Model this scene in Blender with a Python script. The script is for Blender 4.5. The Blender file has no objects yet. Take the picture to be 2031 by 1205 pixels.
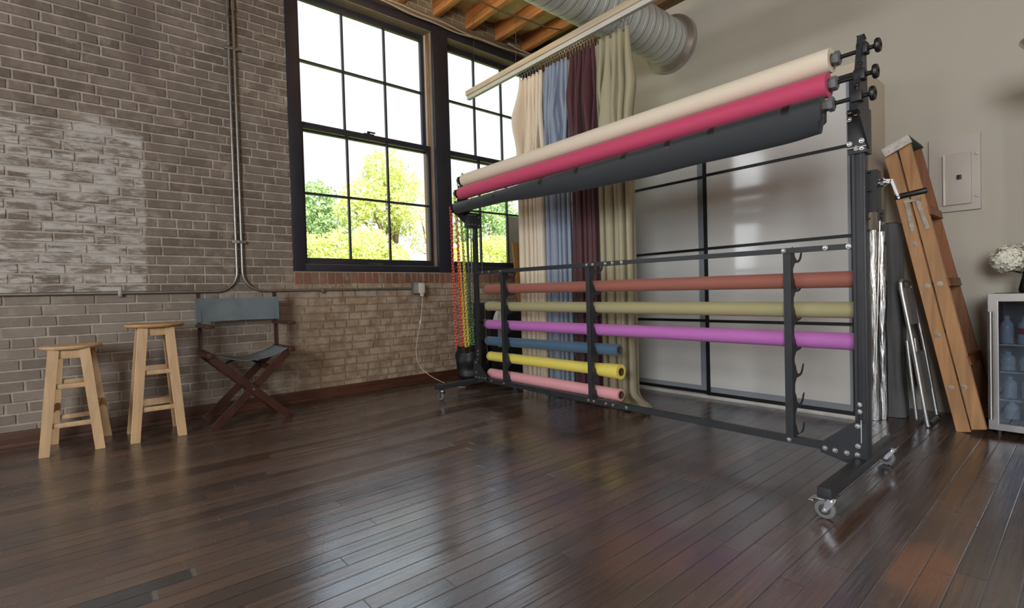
import bpy, bmesh, math, random
from mathutils import Vector, Matrix, noise
random.seed(7)
S = bpy.context.scene
PI = math.pi

# ------------------------------------------------------------------ camera
CAMZ = 0.88
F_PX, YAW, PIT, ROL = 992.6, math.radians(49.44), math.radians(-1.113), math.radians(1.585)
_f = Vector((math.cos(YAW)*math.cos(PIT), math.sin(YAW)*math.cos(PIT), math.sin(PIT)))
_r0 = Vector((math.sin(YAW), -math.cos(YAW), 0)); _d0 = _f.cross(_r0)
_r = _r0*math.cos(ROL) + _d0*math.sin(ROL); _d = -_r0*math.sin(ROL) + _d0*math.cos(ROL)
cam = bpy.data.objects.new('camera', bpy.data.cameras.new('camera'))
S.collection.objects.link(cam)
cam.matrix_world = Matrix(((_r.x, -_d.x, -_f.x, 0), (_r.y, -_d.y, -_f.y, 0), (_r.z, -_d.z, -_f.z, CAMZ), (0, 0, 0, 1)))
cam.data.sensor_fit = 'HORIZONTAL'; cam.data.sensor_width = 36; cam.data.lens = 36*F_PX/2031
cam.data.clip_start = 0.05; cam.data.clip_end = 200
S.camera = cam

# ------------------------------------------------------------------ sky, sun, daylight, exposure
SKY = 1.28
w = bpy.data.worlds.new('sky'); S.world = w; w.use_nodes = True
bg = w.node_tree.nodes['Background']; bg.inputs[0].default_value = (0.90, 0.945, 1.0, 1); bg.inputs[1].default_value = SKY
def light(name, kind, loc, aim, energy, color=(1, 1, 1), size=None, portal=False):
    d = bpy.data.lights.new(name, kind); o = bpy.data.objects.new(name, d); S.collection.objects.link(o)
    o.location = loc; o.rotation_euler = (Vector(aim)-Vector(loc)).to_track_quat('-Z', 'Y').to_euler()
    d.energy = energy; d.color = color
    if kind == 'AREA':
        d.shape = 'RECTANGLE'; d.size, d.size_y = size
        if portal: d.cycles.is_portal = True
    return o
sun = light('sun', 'SUN', (0, -8, 14), (1.5, 0, 4), 21.0, (1.0, 0.95, 0.82)); sun.data.angle = 0.02
light('window_daylight', 'AREA', (2.9, 4.78, 2.4), (2.9, 0, 2.4), 1, size=(3.0, 2.5), portal=True)
light('window_daylight', 'AREA', (-2.4, 4.80, 2.4), (0.4, 0, 1.5), 85, (0.92, 0.96, 1.0), (1.25, 2.4))
# fill light added at unseen windows of the loft (left end and behind)
light('loft_fill_light', 'AREA', (-5.35, 2.0, 2.3), (0, 1.6, 1.6), 60, (0.95, 0.97, 1.0), (2.6, 2.4))
light('loft_fill_light', 'AREA', (-5.35, -2.2, 2.3), (3, 0.0, 1.9), 480, (0.95, 0.97, 1.0), (2.6, 2.4))
light('loft_fill_light', 'AREA', (0.2, -5.35, 2.3), (3.0, 0, 1.6), 95, (1.0, 0.96, 0.90), (3.0, 2.4))
# warm fill light added out of view to brighten ceiling and joists
light('ceiling_fill_light', 'AREA', (1.9, 3.15, 3.28), (3.1, 3.7, 4.0), 19, (1.0, 0.82, 0.58), (0.3, 0.3))
vs = S.view_settings
vs.view_transform = 'Standard'; vs.look = 'None'; vs.exposure = 0.0; vs.gamma = 1.0; vs.use_curve_mapping = False
S.cycles.max_bounces = 8; S.cycles.diffuse_bounces = 4; S.cycles.glossy_bounces = 4
S.cycles.transparent_max_bounces = 12; S.cycles.caustics_reflective = False; S.cycles.caustics_refractive = False
S.cycles.sample_clamp_indirect = 4.0
S.cycles.use_denoising = True

# ------------------------------------------------------------------ material helpers
def srgb(r, g, b):
    f = lambda c: (c/255/12.92) if c/255 <= 0.04045 else ((c/255+0.055)/1.055)**2.4
    return (f(r), f(g), f(b), 1)
class G:                                                # tiny node-graph helper
    def __init__(s, name):
        s.m = bpy.data.materials.new(name); s.m.use_nodes = True; s.t = s.m.node_tree
        s.b = s.t.nodes['Principled BSDF']; s.out = s.t.nodes['Material Output']
        s.pos = None
    def n(s, kind, **kw):
        x = s.t.nodes.new(kind)
        for k, v in kw.items(): setattr(x, k, v)
        return x
    def put(s, sock, v):
        if v is None: return
        if hasattr(v, 'is_linked') or hasattr(v, 'links'): s.t.links.new(v, sock)
        else: sock.default_value = v
    def P(s):
        if s.pos is None:
            c = s.n('ShaderNodeTexCoord'); s.pos = c.outputs['Object']
        return s.pos
    def xyz(s, v=None):
        q = s.n('ShaderNodeSeparateXYZ'); s.put(q.inputs[0], v or s.P()); return q.outputs
    def comb(s, x=0, y=0, z=0):
        q = s.n('ShaderNodeCombineXYZ')
        for i, v in enumerate((x, y, z)): s.put(q.inputs[i], v)
        return q.outputs[0]
    def math(s, op, a, b=0, c=0, clamp=False):
        q = s.n('ShaderNodeMath', operation=op, use_clamp=clamp)
        for i, v in enumerate((a, b, c)): s.put(q.inputs[i], v)
        return q.outputs[0]
    def scale(s, vec):
        q = s.n('ShaderNodeVectorMath', operation='MULTIPLY'); s.put(q.inputs[0], s.P()); q.inputs[1].default_value = vec
        return q.outputs[0]
    def noise(s, sc, detail=4, vec=None, rough=0.55, color=False, dist=0.0):
        q = s.n('ShaderNodeTexNoise'); s.put(q.inputs['Vector'], vec or s.P())
        q.inputs['Scale'].default_value = sc; q.inputs['Detail'].default_value = detail
        q.inputs['Roughness'].default_value = rough; q.inputs['Distortion'].default_value = dist
        return q.outputs['Color' if color else 'Fac']
    def white(s, vec):
        q = s.n('ShaderNodeTexWhiteNoise', noise_dimensions='3D'); s.put(q.inputs[0], vec); return q.outputs['Value']
    def step(s, v, a, b, lo=0.0, hi=1.0):
        q = s.n('ShaderNodeMapRange', interpolation_type='SMOOTHSTEP'); s.put(q.inputs[0], v)
        for i, x in enumerate((a, b, lo, hi)): s.put(q.inputs[i+1], x)
        return q.outputs[0]
    def mix(s, f, a, b, blend='MIX'):
        q = s.n('ShaderNodeMix', data_type='RGBA', blend_type=blend); s.put(q.inputs['Factor'], f)
        s.put(q.inputs[6], a); s.put(q.inputs[7], b); return q.outputs[2]
    def bump(s, h, strength=0.3, dist=0.01):
        q = s.n('ShaderNodeBump'); s.put(q.inputs['Height'], h); q.inputs['Strength'].default_value = strength
        q.inputs['Distance'].default_value = dist; s.t.links.new(q.outputs[0], s.b.inputs['Normal']); return q
    def set(s, **kw):
        for k, v in kw.items(): s.put(s.b.inputs[k.replace('_', ' ')], v)
        return s
def mat(name, rgb, rough=0.5, metal=0.0, var=0.12, vscale=6.0, bump=0.0, bscale=60, spec=0.5, **kw):
    """one plain surface: colour with a soft procedural mottling and a fine bump"""
    g = G(name); c = srgb(*rgb) if max(rgb) > 1.0 else (*rgb, 1)
    dk = tuple(x*(1-var) for x in c[:3])+(1,); lt = tuple(min(1, x*(1+var)) for x in c[:3])+(1,)
    n = g.noise(vscale, 4)
    g.set(Base_Color=g.mix(g.step(n, 0.3, 0.7), dk, lt), Roughness=rough, Metallic=metal, Specular_IOR_Level=spec, **kw)
    if bump: g.bump(g.noise(bscale, 3), bump, 0.004)
    return g.m
def wood(name, rgb, rough=0.45, axis=2, contrast=0.35, fine=14.0, spec=0.5):
    g = G(name); c = srgb(*rgb)
    sc = [fine*2.4]*3; sc[axis] = fine*0.16
    n = g.noise(1.0, 5, g.scale(tuple(sc)), 0.6, dist=0.6)
    n2 = g.noise(3.0, 2)
    dk = tuple(x*(1-contrast) for x in c[:3])+(1,); lt = tuple(min(1, x*(1+contrast*0.6)) for x in c[:3])+(1,)
    f = g.math('ADD', g.math('MULTIPLY', n, 0.75), g.math('MULTIPLY', n2, 0.25))
    g.set(Base_Color=g.mix(g.step(f, 0.36, 0.66), dk, lt), Roughness=rough, Specular_IOR_Level=spec); g.bump(n, 0.12, 0.002)
    return g.m

# ------------------------------------------------------------------ mesh helpers
ORIG = {}
class MB:
    """collects shapes (world coordinates) and links them as ONE mesh object"""
    def __init__(s): s.bm = bmesh.new()
    def _v(s, pts): return [s.bm.verts.new(Vector(p)) for p in pts]
    def _f(s, vs, mi=0):
        try:
            f = s.bm.faces.new(vs); f.material_index = mi; return f
        except ValueError: return None
    def hexa(s, p, mi=0):                               # 8 corners: bottom 4 ccw, top 4 ccw
        v = s._v(p)
        for q in ((3, 2, 1, 0), (4, 5, 6, 7), (0, 1, 5, 4), (1, 2, 6, 5), (2, 3, 7, 6), (3, 0, 4, 7)):
            s._f([v[i] for i in q], mi)
    def box(s, a, b, bevel=0.0, mi=0, M=None):
        x0, y0, z0 = (min(a[i], b[i]) for i in range(3)); x1, y1, z1 = (max(a[i], b[i]) for i in range(3))
        if bevel > 0:
            bb = bmesh.new(); r = bmesh.ops.create_cube(bb, size=1)
            for v in bb.verts: v.co = Vector(((x0+x1)/2+v.co.x*(x1-x0), (y0+y1)/2+v.co.y*(y1-y0), (z0+z1)/2+v.co.z*(z1-z0)))
            bmesh.ops.bevel(bb, geom=bb.edges[:], offset=bevel, segments=2, affect='EDGES', profile=0.6)
            s.merge(bb, M, mi)
        else:
            p = [(x0, y0, z0), (x1, y0, z0), (x1, y1, z0), (x0, y1, z0), (x0, y0, z1), (x1, y0, z1), (x1, y1, z1), (x0, y1, z1)]
            s.hexa([M @ Vector(q) for q in p] if M else p, mi)
        return s
    def merge(s, bb, M=None, mi=0):
        mp = {v: s.bm.verts.new(M @ v.co if M else v.co) for v in bb.verts}
        for f in bb.faces: s._f([mp[v] for v in f.verts], mi)
        bb.free()
    def beam(s, p0, p1, w, h, up=(0, 0, 1), w1=None, h1=None, bevel=0.0):
        """square bar from p0 to p1: width w across, height h along up"""
        p0, p1 = Vector(p0), Vector(p1); d = (p1-p0).normalized(); up = Vector(up)
        x = d.cross(up).normalized(); y = x.cross(d).normalized(); w1 = w1 or w; h1 = h1 or h
        if bevel:
            bb = bmesh.new(); bmesh.ops.create_cube(bb, size=1)
            for v in bb.verts:
                t = v.co.z+0.5; v.co = p0.lerp(p1, t) + x*v.co.x*(w+(w1-w)*t) + y*v.co.y*(h+(h1-h)*t)
            bmesh.ops.bevel(bb, geom=bb.edges[:], offset=bevel, segments=2, affect='EDGES', profile=0.6)
            bmesh.ops.recalc_face_normals(bb, faces=bb.faces[:]); s.merge(bb); return s
        c = lambda p, w, h: [p-x*w/2-y*h/2, p+x*w/2-y*h/2, p+x*w/2+y*h/2, p-x*w/2+y*h/2]
        s.hexa(c(p0, w, h)+c(p1, w1, h1)); return s
    def cyl(s, p0, p1, r0, r1=None, seg=20, caps=True):
        p0, p1 = Vector(p0), Vector(p1); r1 = r0 if r1 is None else r1; d = (p1-p0).normalized()
        x = d.orthogonal().normalized(); y = d.cross(x)
        ring = lambda p, r: s._v([p+(x*math.cos(2*PI*i/seg)+y*math.sin(2*PI*i/seg))*r for i in range(seg)])
        a, b = ring(p0, r0), ring(p1, r1)
        for i in range(seg): s._f([a[i], a[(i+1) % seg], b[(i+1) % seg], b[i]])
        if caps: s._f(a[::-1]); s._f(b)
        return s
    def pipe(s, p0, p1, R, r, seg=28):                  # hollow tube
        return s.lathe(p0, p1, [(0, r), (0, R), (1, R), (1, r), (0, r)], seg)
    def lathe(s, p0, p1, prof, seg=24, close=False):
        """prof: (t along axis 0..1 in axis length, radius)"""
        p0, p1 = Vector(p0), Vector(p1); d = (p1-p0); n = d.normalized(); x = n.orthogonal().normalized(); y = n.cross(x)
        rings = []
        for t, r in prof:
            c = p0+d*t
            rings.append([s.bm.verts.new(c)] if r <= 1e-6 else s._v([c+(x*math.cos(2*PI*i/seg)+y*math.sin(2*PI*i/seg))*r for i in range(seg)]))
        for a, b in zip(rings, rings[1:]):
            for i in range(seg):
                j = (i+1) % seg
                if len(a) == 1 and len(b) == 1: continue
                if len(a) == 1: s._f([a[0], b[j], b[i]])
                elif len(b) == 1: s._f([a[i], a[j], b[0]])
                else: s._f([a[i], a[j], b[j], b[i]])
        return s
    def tube(s, pts, r, seg=10, rs=None):
        pts = [Vector(p) for p in pts]; rings = []; x = None
        for i, p in enumerate(pts):
            d = (pts[min(i+1, len(pts)-1)]-pts[max(i-1, 0)]).normalized()
            x = d.orthogonal().normalized() if x is None else (x-d*x.dot(d)).normalized()
            y = d.cross(x); rr = rs[i] if rs else r
            rings.append(s._v([p+(x*math.cos(2*PI*k/seg)+y*math.sin(2*PI*k/seg))*rr for k in range(seg)]))
        for a, b in zip(rings, rings[1:]):
            for k in range(seg): s._f([a[k], a[(k+1) % seg], b[(k+1) % seg], b[k]])
        s._f(rings[0][::-1]); s._f(rings[-1]); return s
    def prism(s, poly, off):                            # polygon (3D pts) extruded by vector off
        a = s._v(poly); o = Vector(off); b = s._v([Vector(p)+o for p in poly]); n = len(poly)
        s._f(a); s._f(b[::-1])
        for i in range(n): s._f([a[i], b[i], b[(i+1) % n], a[(i+1) % n]])
        return s
    def ball(s, c, r, sx=1, sy=1, sz=1, sub=2):
        bb = bmesh.new(); bmesh.ops.create_icosphere(bb, subdivisions=sub, radius=r)
        for v in bb.verts: v.co = Vector(c)+Vector((v.co.x*sx, v.co.y*sy, v.co.z*sz))
        s.merge(bb); return s
    def torus(s, c, axis, R, r, seg=24, rs=8):
        ax = Vector(axis).normalized(); x = ax.orthogonal().normalized(); y = ax.cross(x); c = Vector(c); rings = []
        for i in range(seg):
            u = x*math.cos(2*PI*i/seg)+y*math.sin(2*PI*i/seg)
            rings.append(s._v([c+u*(R+r*math.cos(2*PI*k/rs))+ax*r*math.sin(2*PI*k/rs) for k in range(rs)]))
        for i in range(seg):
            a, b = rings[i], rings[(i+1) % seg]
            for k in range(rs): s._f([a[k], a[(k+1) % rs], b[(k+1) % rs], b[k]])
        return s
    def grid(s, fn, nu, nv, closed_u=False):            # surface from fn(u,v), u,v in 0..1
        V = [[s.bm.verts.new(Vector(fn(i/nu, j/nv))) for j in range(nv+1)] for i in range(nu if closed_u else nu+1)]
        L = len(V)
        for i in range(nu):
            a, b = V[i], V[(i+1) % L]
            for j in range(nv): s._f([a[j], b[j], b[j+1], a[j+1]])
        return s
    def build(s, name, m, parent=None, smooth=True, angle=40, recalc=True):
        if recalc: bmesh.ops.recalc_face_normals(s.bm, faces=s.bm.faces[:])
        o0 = ORIG.get(parent.name, Vector((0, 0, 0))) if parent else Vector((0, 0, 0))
        me = bpy.data.meshes.new(name)
        if o0.length: bmesh.ops.translate(s.bm, verts=s.bm.verts[:], vec=-o0)
        for f in s.bm.faces: f.smooth = smooth
        if smooth:
            la = math.radians(angle)
            for e in s.bm.edges:
                if len(e.link_faces) == 2 and e.calc_face_angle(0) > la: e.smooth = False
        s.bm.to_mesh(me); s.bm.free()
        for x in (m if isinstance(m, (list, tuple)) else [m]): me.materials.append(x)
        o = bpy.data.objects.new(name, me); S.collection.objects.link(o)
        if parent: o.parent = parent; ORIG[o.name] = o0
        return o
def tag(o, label=None, cat=None, group=None, kind=None):
    for k, v in (('label', label), ('category', cat), ('group', group), ('kind', kind)):
        if v: o[k] = v
    return o
def thing(name, label, cat, loc, group=None, kind=None):
    o = bpy.data.objects.new(name, None); S.collection.objects.link(o); o.location = loc
    o.empty_display_size = 0.05; ORIG[o.name] = Vector(loc)
    return tag(o, label, cat, group, kind)
def label(o, t): o['label'] = t; return o
def sst(t): t = max(0, min(1, t)); return t*t*(3-2*t)
def lerp(a, b, t): return a+(b-a)*t
def wob(x, y=0.0, z=0.0): return noise.noise(Vector((x, y, z)))

# ------------------------------------------------------------------ shared materials
M_black = mat('black_powder_coat', (44, 47, 51), 0.42, var=0.1, vscale=12, bump=0.05, bscale=400)
M_blackp = mat('black_plastic', (20, 20, 21), 0.45, var=0.1)
M_chrome = mat('zinc_plate', (205, 205, 203), 0.25, 1.0, var=0.06)
M_steel = mat('brushed_steel', (160, 158, 154), 0.33, 1.0, var=0.05)
M_white = mat('white_plastic', (214, 211, 202), 0.45, var=0.03)
M_frame = mat('window_paint', (40, 40, 50), 0.45, var=0.12, vscale=5, bump=0.05)
M_jamb = wood('jamb_timber', (150, 112, 78), 0.5, 2)
M_cardb = mat('cardboard_core', (96, 70, 52), 0.8, var=0.15)
g = G('window_glass')
tr = g.n('ShaderNodeBsdfTransparent'); tr.inputs[0].default_value = (0.97, 0.985, 0.975, 1)
gl = g.n('ShaderNodeBsdfGlossy'); gl.inputs['Roughness'].default_value = 0.02
lw = g.n('ShaderNodeLayerWeight'); fv = g.math('ADD', 0.02, g.math('MULTIPLY', g.math('POWER', lw.outputs['Facing'], 5.0), 0.55))
mx = g.n('ShaderNodeMixShader'); g.t.links.new(fv, mx.inputs[0]); g.t.links.new(tr.outputs[0], mx.inputs[1]); g.t.links.new(gl.outputs[0], mx.inputs[2])
g.t.links.new(mx.outputs[0], g.out.inputs[0]); M_glass = g.m

# ================================================================== SETTING
XL, XR_, YB, YF, ZC = -5.6, 4.40, 4.50, -5.6, 4.0     # room extents (brick wall y=4.5, white wall x=4.4)
def floor_z(x, y):                                      # the old floor swells near the window corner
    return 0.042*math.exp(-((x-2.35)/0.62)**2-((y-3.6)/0.8)**2)

# floor -------------------------------------------------------------
g = G('worn_floorboards'); X, Y, Z = g.xyz()
PW = 0.070
row = g.math('FLOOR', g.math('DIVIDE', Y, PW)); fy = g.math('FRACT', g.math('DIVIDE', Y, PW))
r1 = g.white(g.comb(row, 3.1, 0.0))
u = g.math('ADD', g.math('DIVIDE', X, 1.5), g.math('MULTIPLY', r1, 9.0))
seg = g.math('FLOOR', u); fx = g.math('FRACT', u)
idn = g.white(g.comb(row, seg, 1.7)); idb = g.white(g.comb(row, seg, 8.3))
grain = g.noise(1.0, 5, g.scale((3.0, 75.0, 1.0)), 0.6, dist=0.5)
blot = g.noise(1.3, 4); blot2 = g.noise(4.5, 5)
gap = g.math('MAXIMUM', g.math('MAXIMUM', g.step(fy, 0.05, 0.012), g.step(fy, 0.965, 0.995)), g.step(g.math('MULTIPLY', fx, 1.5), 0.004, 0.0012))
gapw = g.math('MULTIPLY', gap, g.step(g.white(g.comb(row, 0.3, 4.4)), 0.05, 0.7, 0.35, 1.0))
base = g.mix(idn, (0.062, 0.035, 0.021, 1), (0.190, 0.110, 0.066, 1))
base = g.mix(g.math('MULTIPLY', g.step(idb, 0.75, 1.0), 0.55), base, (0.215, 0.095, 0.050, 1))
base = g.mix(g.step(grain, 0.38, 0.62), g.mix(0.62, base, (0.044, 0.025, 0.017, 1)), base)
base = g.mix(g.math('MULTIPLY', g.step(blot, 0.48, 0.68), 0.40), base, (0.21, 0.155, 0.115, 1))       # grey traffic wear
worn = g.math('MULTIPLY', g.step(blot2, 0.60, 0.74), g.step(g.noise(0.9, 2, g.scale((1.0, 1.0, 1.0))), 0.52, 0.66))
base = g.mix(g.math('MULTIPLY', worn, 0.75), base, (0.125, 0.052, 0.022, 1))                              # bare orange wood
def spot(cx, cy, rx, ry, soft=0.35):                    # elliptical worn place at a spot of the floor
    a = g.math('DIVIDE', g.math('SUBTRACT', X, cx), rx); b = g.math('DIVIDE', g.math('SUBTRACT', Y, cy), ry)
    d = g.math('SQRT', g.math('ADD', g.math('MULTIPLY', a, a), g.math('MULTIPLY', b, b)))
    d = g.math('ADD', d, g.math('MULTIPLY', g.math('SUBTRACT', g.noise(9.0, 4), 0.5), 1.1))
    return g.step(d, 1.0+soft, 1.0-soft)
for cx, cy, rx, ry, c, k in ((1.93, 0.36, 0.19, 0.09, (0.32, 0.125, 0.045, 1), 0.85), (1.62, 0.55, 0.10, 0.09, (0.13, 0.05, 0.02, 1), 0.5),
                            (1.40, 1.00, 0.18, 0.14, (0.22, 0.085, 0.045, 1), 0.6), (0.2, 3.1, 0.9, 0.22, (0.19, 0.12, 0.07, 1), 0.55)):
    base = g.mix(g.math('MULTIPLY', g.math('MULTIPLY', spot(cx, cy, rx, ry), k), g.step(g.math('ADD', idb, g.math('MULTIPLY', grain, 0.4)), 0.35, 0.75, 0.15, 1.0)), base, c)
# the ebonised repair boards at lower left
def rect(x0, x1, y0, y1, e=0.004):
    return g.math('MULTIPLY', g.math('MULTIPLY', g.step(X, x0-e, x0+e), g.step(X, x1+e, x1-e)), g.math('MULTIPLY', g.step(Y, y0-e, y0+e), g.step(Y, y1+e, y1-e)))
patch = g.math('MAXIMUM', rect(-0.12, 0.245, 1.89, 1.96), rect(-0.18, 0.135, 1.82, 1.89))
base = g.mix(g.math('MULTIPLY', patch, g.step(g.noise(14, 4, g.scale((1, 5, 1))), 0.3, 0.5, 0.55, 1.0)), base, (0.013, 0.014, 0.016, 1))
ends = g.math('MAXIMUM', rect(0.238, 0.252, 1.887, 1.963, 0.003), rect(0.128, 0.142, 1.817, 1.893, 0.003))
base = g.mix(g.math('MULTIPLY', ends, 0.75), base, (0.20, 0.19, 0.18, 1))
# light scratches and dust
sc1 = g.step(g.noise(1.0, 1, g.scale((34.0, 2.2, 1.0)), dist=2.2), 0.735, 0.76)
sc2 = g.step(g.noise(1.0, 1, g.scale((2.0, 60.0, 1.0)), dist=1.0), 0.735, 0.77)
dust = g.step(g.noise(85.0, 1), 0.80, 0.84)
mark = g.math('MAXIMUM', g.math('MULTIPLY', g.math('MAXIMUM', sc1, sc2), 0.16), g.math('MULTIPLY', dust, 0.5))
def line(x0, y0, x1, y1, wd):                            # one long scratch
    L = math.hypot(x1-x0, y1-y0); dx, dy = (x1-x0)/L, (y1-y0)/L
    a = g.math('ADD', g.math('MULTIPLY', g.math('SUBTRACT', X, x0), dx), g.math('MULTIPLY', g.math('SUBTRACT', Y, y0), dy))
    b = g.math('ABSOLUTE', g.math('ADD', g.math('MULTIPLY', g.math('SUBTRACT', X, x0), -dy), g.math('MULTIPLY', g.math('SUBTRACT', Y, y0), dx)))
    return g.math('MULTIPLY', g.step(b, wd, wd*0.4), g.math('MULTIPLY', g.step(a, 0, 0.02), g.step(a, L, L-0.02)))
mark = g.math('MAXIMUM', mark, g.math('MULTIPLY', line(0.42, 1.33, 0.73, 2.06, 0.004), 0.45))
base = g.mix(mark, base, (0.26, 0.23, 0.20, 1))
base = g.mix(gapw, base, (0.004, 0.003, 0.003, 1))
g.set(Base_Color=base, IOR=4.0, Specular_Tint=(0.80, 0.89, 1.0, 1))
rgh = g.math('ADD', g.step(blot2, 0.25, 0.8, 0.14, 0.24), g.math('MULTIPLY', idb, 0.10))
g.set(Roughness=g.math('ADD', rgh, g.math('MULTIPLY', mark, 0.3)))
h = g.math('ADD', g.math('MULTIPLY', grain, 0.42), g.math('MULTIPLY', g.math('SUBTRACT', 1.0, gapw), 1.0))
h = g.math('ADD', h, g.math('ADD', g.math('MULTIPLY', idn, 0.25), g.math('MULTIPLY', g.noise(1.0, 2, g.scale((1.5, 14.0, 1.0))), 0.5)))
g.bump(h, 0.42, 0.0045)
M_floor = g.m
m = MB()
m.grid(lambda u, v: (lerp(XL, XR_+0.1, u), lerp(YF, YB+0.1, v), floor_z(lerp(XL, XR_+0.1, u), lerp(YF, YB+0.1, v))), 90, 90)
tag(m.build('floor', M_floor, None), kind='structure')

# brick wall --------------------------------------------------------
WIN_A = (1.385, XR_, 1.13, 3.72)                         # the double window in view
WIN_B = (-3.1, -1.65, 1.13, 3.72)                        # its neighbour, left of the frame
SOLD = (1.385, XR_, 1.015, 1.13)                         # soldier course under the sill
m = MB()
def wallbox(x0, x1, z0, z1): m.box((x0, YB+0.0055, z0), (x1, YB+0.36, z1), mi=0)
wallbox(XL, WIN_B[0], 0, ZC+0.2); wallbox(WIN_B[1], WIN_A[0], 0, ZC+0.2)
wallbox(WIN_B[0], WIN_B[1], 0, WIN_B[2]); wallbox(WIN_B[0], WIN_B[1], WIN_B[3], ZC+0.2)
wallbox(WIN_A[0], WIN_A[1]+0.3, 0, WIN_A[2]); wallbox(WIN_A[0], WIN_A[1]+0.3, WIN_A[3], ZC+0.2)
tint = m.bm.verts.layers.float.new('tint')
rb = random.Random(3)
def brick(x0, x1, z0, z1, t, mi=1):
    d = rb.uniform(0.0, 0.005); j = lambda: rb.uniform(-0.0022, 0.0022); yb = YB+0.006
    f = m._v([(x0+0.003+j(), YB-d*0.4+j()*0.5, z0+0.003+j()), (x1-0.003+j(), YB-d*0.4+j()*0.5, z0+0.003+j()), (x1-0.003+j(), YB-d*0.4+j()*0.5, z1-0.003+j()), (x0+0.003+j(), YB-d*0.4+j()*0.5, z1-0.003+j())])
    b = m._v([(x0, yb, z0), (x1, yb, z0), (x1, yb, z1), (x0, yb, z1)])
    for v in f+b: v[tint] = t
    m._f(f, mi)
    for i in range(4): m._f([b[i], b[(i+1) % 4], f[(i+1) % 4], f[i]], mi)
CH, GAP = 0.0690, 0.0115
holes = (WIN_A, WIN_B, SOLD)
z = 0.0; k = 0
while z < ZC+0.05:
    z0, z1 = z, z+CH-GAP; x = XL+rb.uniform(0, 0.2); header = (k % 6 == 3)
    while x < XR_:
        L = (0.100 if header or rb.random() < 0.10 else 0.205)+rb.uniform(-0.012, 0.012)
        if rb.random() < 0.12: L *= 1.18
        a, b = x, min(x+L, XR_); zm = (z0+z1)/2; t = rb.random(); segs = [(a, b)]
        for hx0, hx1, hz0, hz1 in holes:
            if hz0-0.01 < zm < hz1+0.01:
                ns = []
                for p, q in segs:
                    if q <= hx0 or p >= hx1: ns.append((p, q)); continue
                    if p < hx0: ns.append((p, hx0-0.004))
                    if q > hx1: ns.append((hx1+0.004, q))
                segs = ns
        for p, q in segs:
            if q-p > 0.025: brick(p, q, z0, z1, t)
        x += L+GAP
    z += CH; k += 1
x = SOLD[0]+0.01
while x < SOLD[1]-0.06:
    wd = 0.058+rb.uniform(-0.004, 0.006); brick(x, x+wd, SOLD[2], SOLD[3]-0.008, rb.random(), 2); x += wd+0.011
def brick_mat(name, kind):
    g = G(name); X, Y, Z = g.xyz(); at = g.n('ShaderNodeAttribute', attribute_name='tint'); t = at.outputs['Fac']
    n1 = g.noise(2.2, 5); n2 = g.noise(11.0, 5, rough=0.65); n3 = g.noise(1.0, 5, g.scale((7.0, 7.0, 26.0)), 0.65)
    zn = g.math('ADD', Z, g.math('MULTIPLY', g.math('SUBTRACT', n1, 0.5), 0.5)); xn = g.math('ADD', X, g.math('MULTIPLY', g.math('SUBTRACT', n2, 0.5), 0.10))
    wash = g.math('MULTIPLY', g.step(xn, 0.375, 0.35), g.math('MULTIPLY', g.step(Z, 0.955, 0.985), g.step(zn, 2.20, 2.06)))
    bare = g.math('MULTIPLY', g.step(xn, 0.9, 1.75), g.step(zn, 1.22, 1.0))
    dim = g.math('MULTIPLY', g.step(Z, 0.99, 0.955), g.step(X, 1.7, 0.6))
    if kind == 'brick':
        c = g.mix(t, (0.155, 0.130, 0.105, 1), (0.228, 0.197, 0.162, 1))
        c = g.mix(g.step(n2, 0.42, 0.70, 0.0, 0.45), c, (0.36, 0.315, 0.265, 1))
        c = g.mix(g.math('MULTIPLY', dim, 0.55), c, g.mix(t, (0.25, 0.225, 0.19, 1), (0.37, 0.34, 0.30, 1)))
        c = g.mix(g.math('MULTIPLY', bare, 0.9), c, g.mix(g.step(n2, 0.35, 0.65), g.mix(t, (0.26, 0.178, 0.112, 1), (0.40, 0.295, 0.20, 1)), (0.50, 0.41, 0.30, 1)))
        c = g.mix(g.step(g.noise(4.0, 6, rough=0.7), 0.56, 0.66, 0.0, 0.5), c, (0.42, 0.375, 0.315, 1))
        c = g.mix(g.math('MULTIPLY', wash, g.step(n3, 0.40, 0.60, 0.05, 0.9)), c, g.mix(n1, (0.52, 0.535, 0.53, 1), (0.66, 0.665, 0.60, 1)))
    elif kind == 'red':
        c = g.mix(t, (0.19, 0.085, 0.055, 1), (0.30, 0.19, 0.135, 1)); c = g.mix(g.step(n2, 0.52, 0.7), c, (0.30, 0.24, 0.19, 1))
        c = g.mix(g.math('MULTIPLY', g.step(t, 0.7, 0.9), 0.7), c, (0.27, 0.085, 0.05, 1))
    else:
        c = g.mix(g.step(n2, 0.35, 0.65), (0.36, 0.325, 0.27, 1), (0.49, 0.45, 0.385, 1))
        c = g.mix(g.math('MULTIPLY', bare, 0.8), c, g.mix(n2, (0.14, 0.098, 0.062, 1), (0.36, 0.28, 0.195, 1)))
        c = g.mix(g.math('MULTIPLY', wash, g.step(n3, 0.40, 0.62, 0.1, 0.8)), c, (0.50, 0.49, 0.46, 1))
    # purple-brown soot streak running down from the ceiling
    sx = g.math('ABSOLUTE', g.math('SUBTRACT', xn, 0.37)); soot = g.math('MULTIPLY', g.step(sx, 0.14, 0.02), g.step(zn, 2.35, 2.75))
    c = g.mix(g.math('MULTIPLY', soot, g.step(n2, 0.35, 0.7, 0.25, 0.75)), c, (0.145, 0.112, 0.105, 1))
    c = g.mix(g.step(g.noise(55, 2), 0.70, 0.76, 0.0, 0.4), c, (0.07, 0.055, 0.045, 1))
    g.set(Base_Color=c, Roughness=0.86, Specular_IOR_Level=0.25)
    g.bump(g.math('ADD', n2, g.math('MULTIPLY', g.noise(70, 3), 0.5)), 0.45, 0.006)
    return g.m
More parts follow.
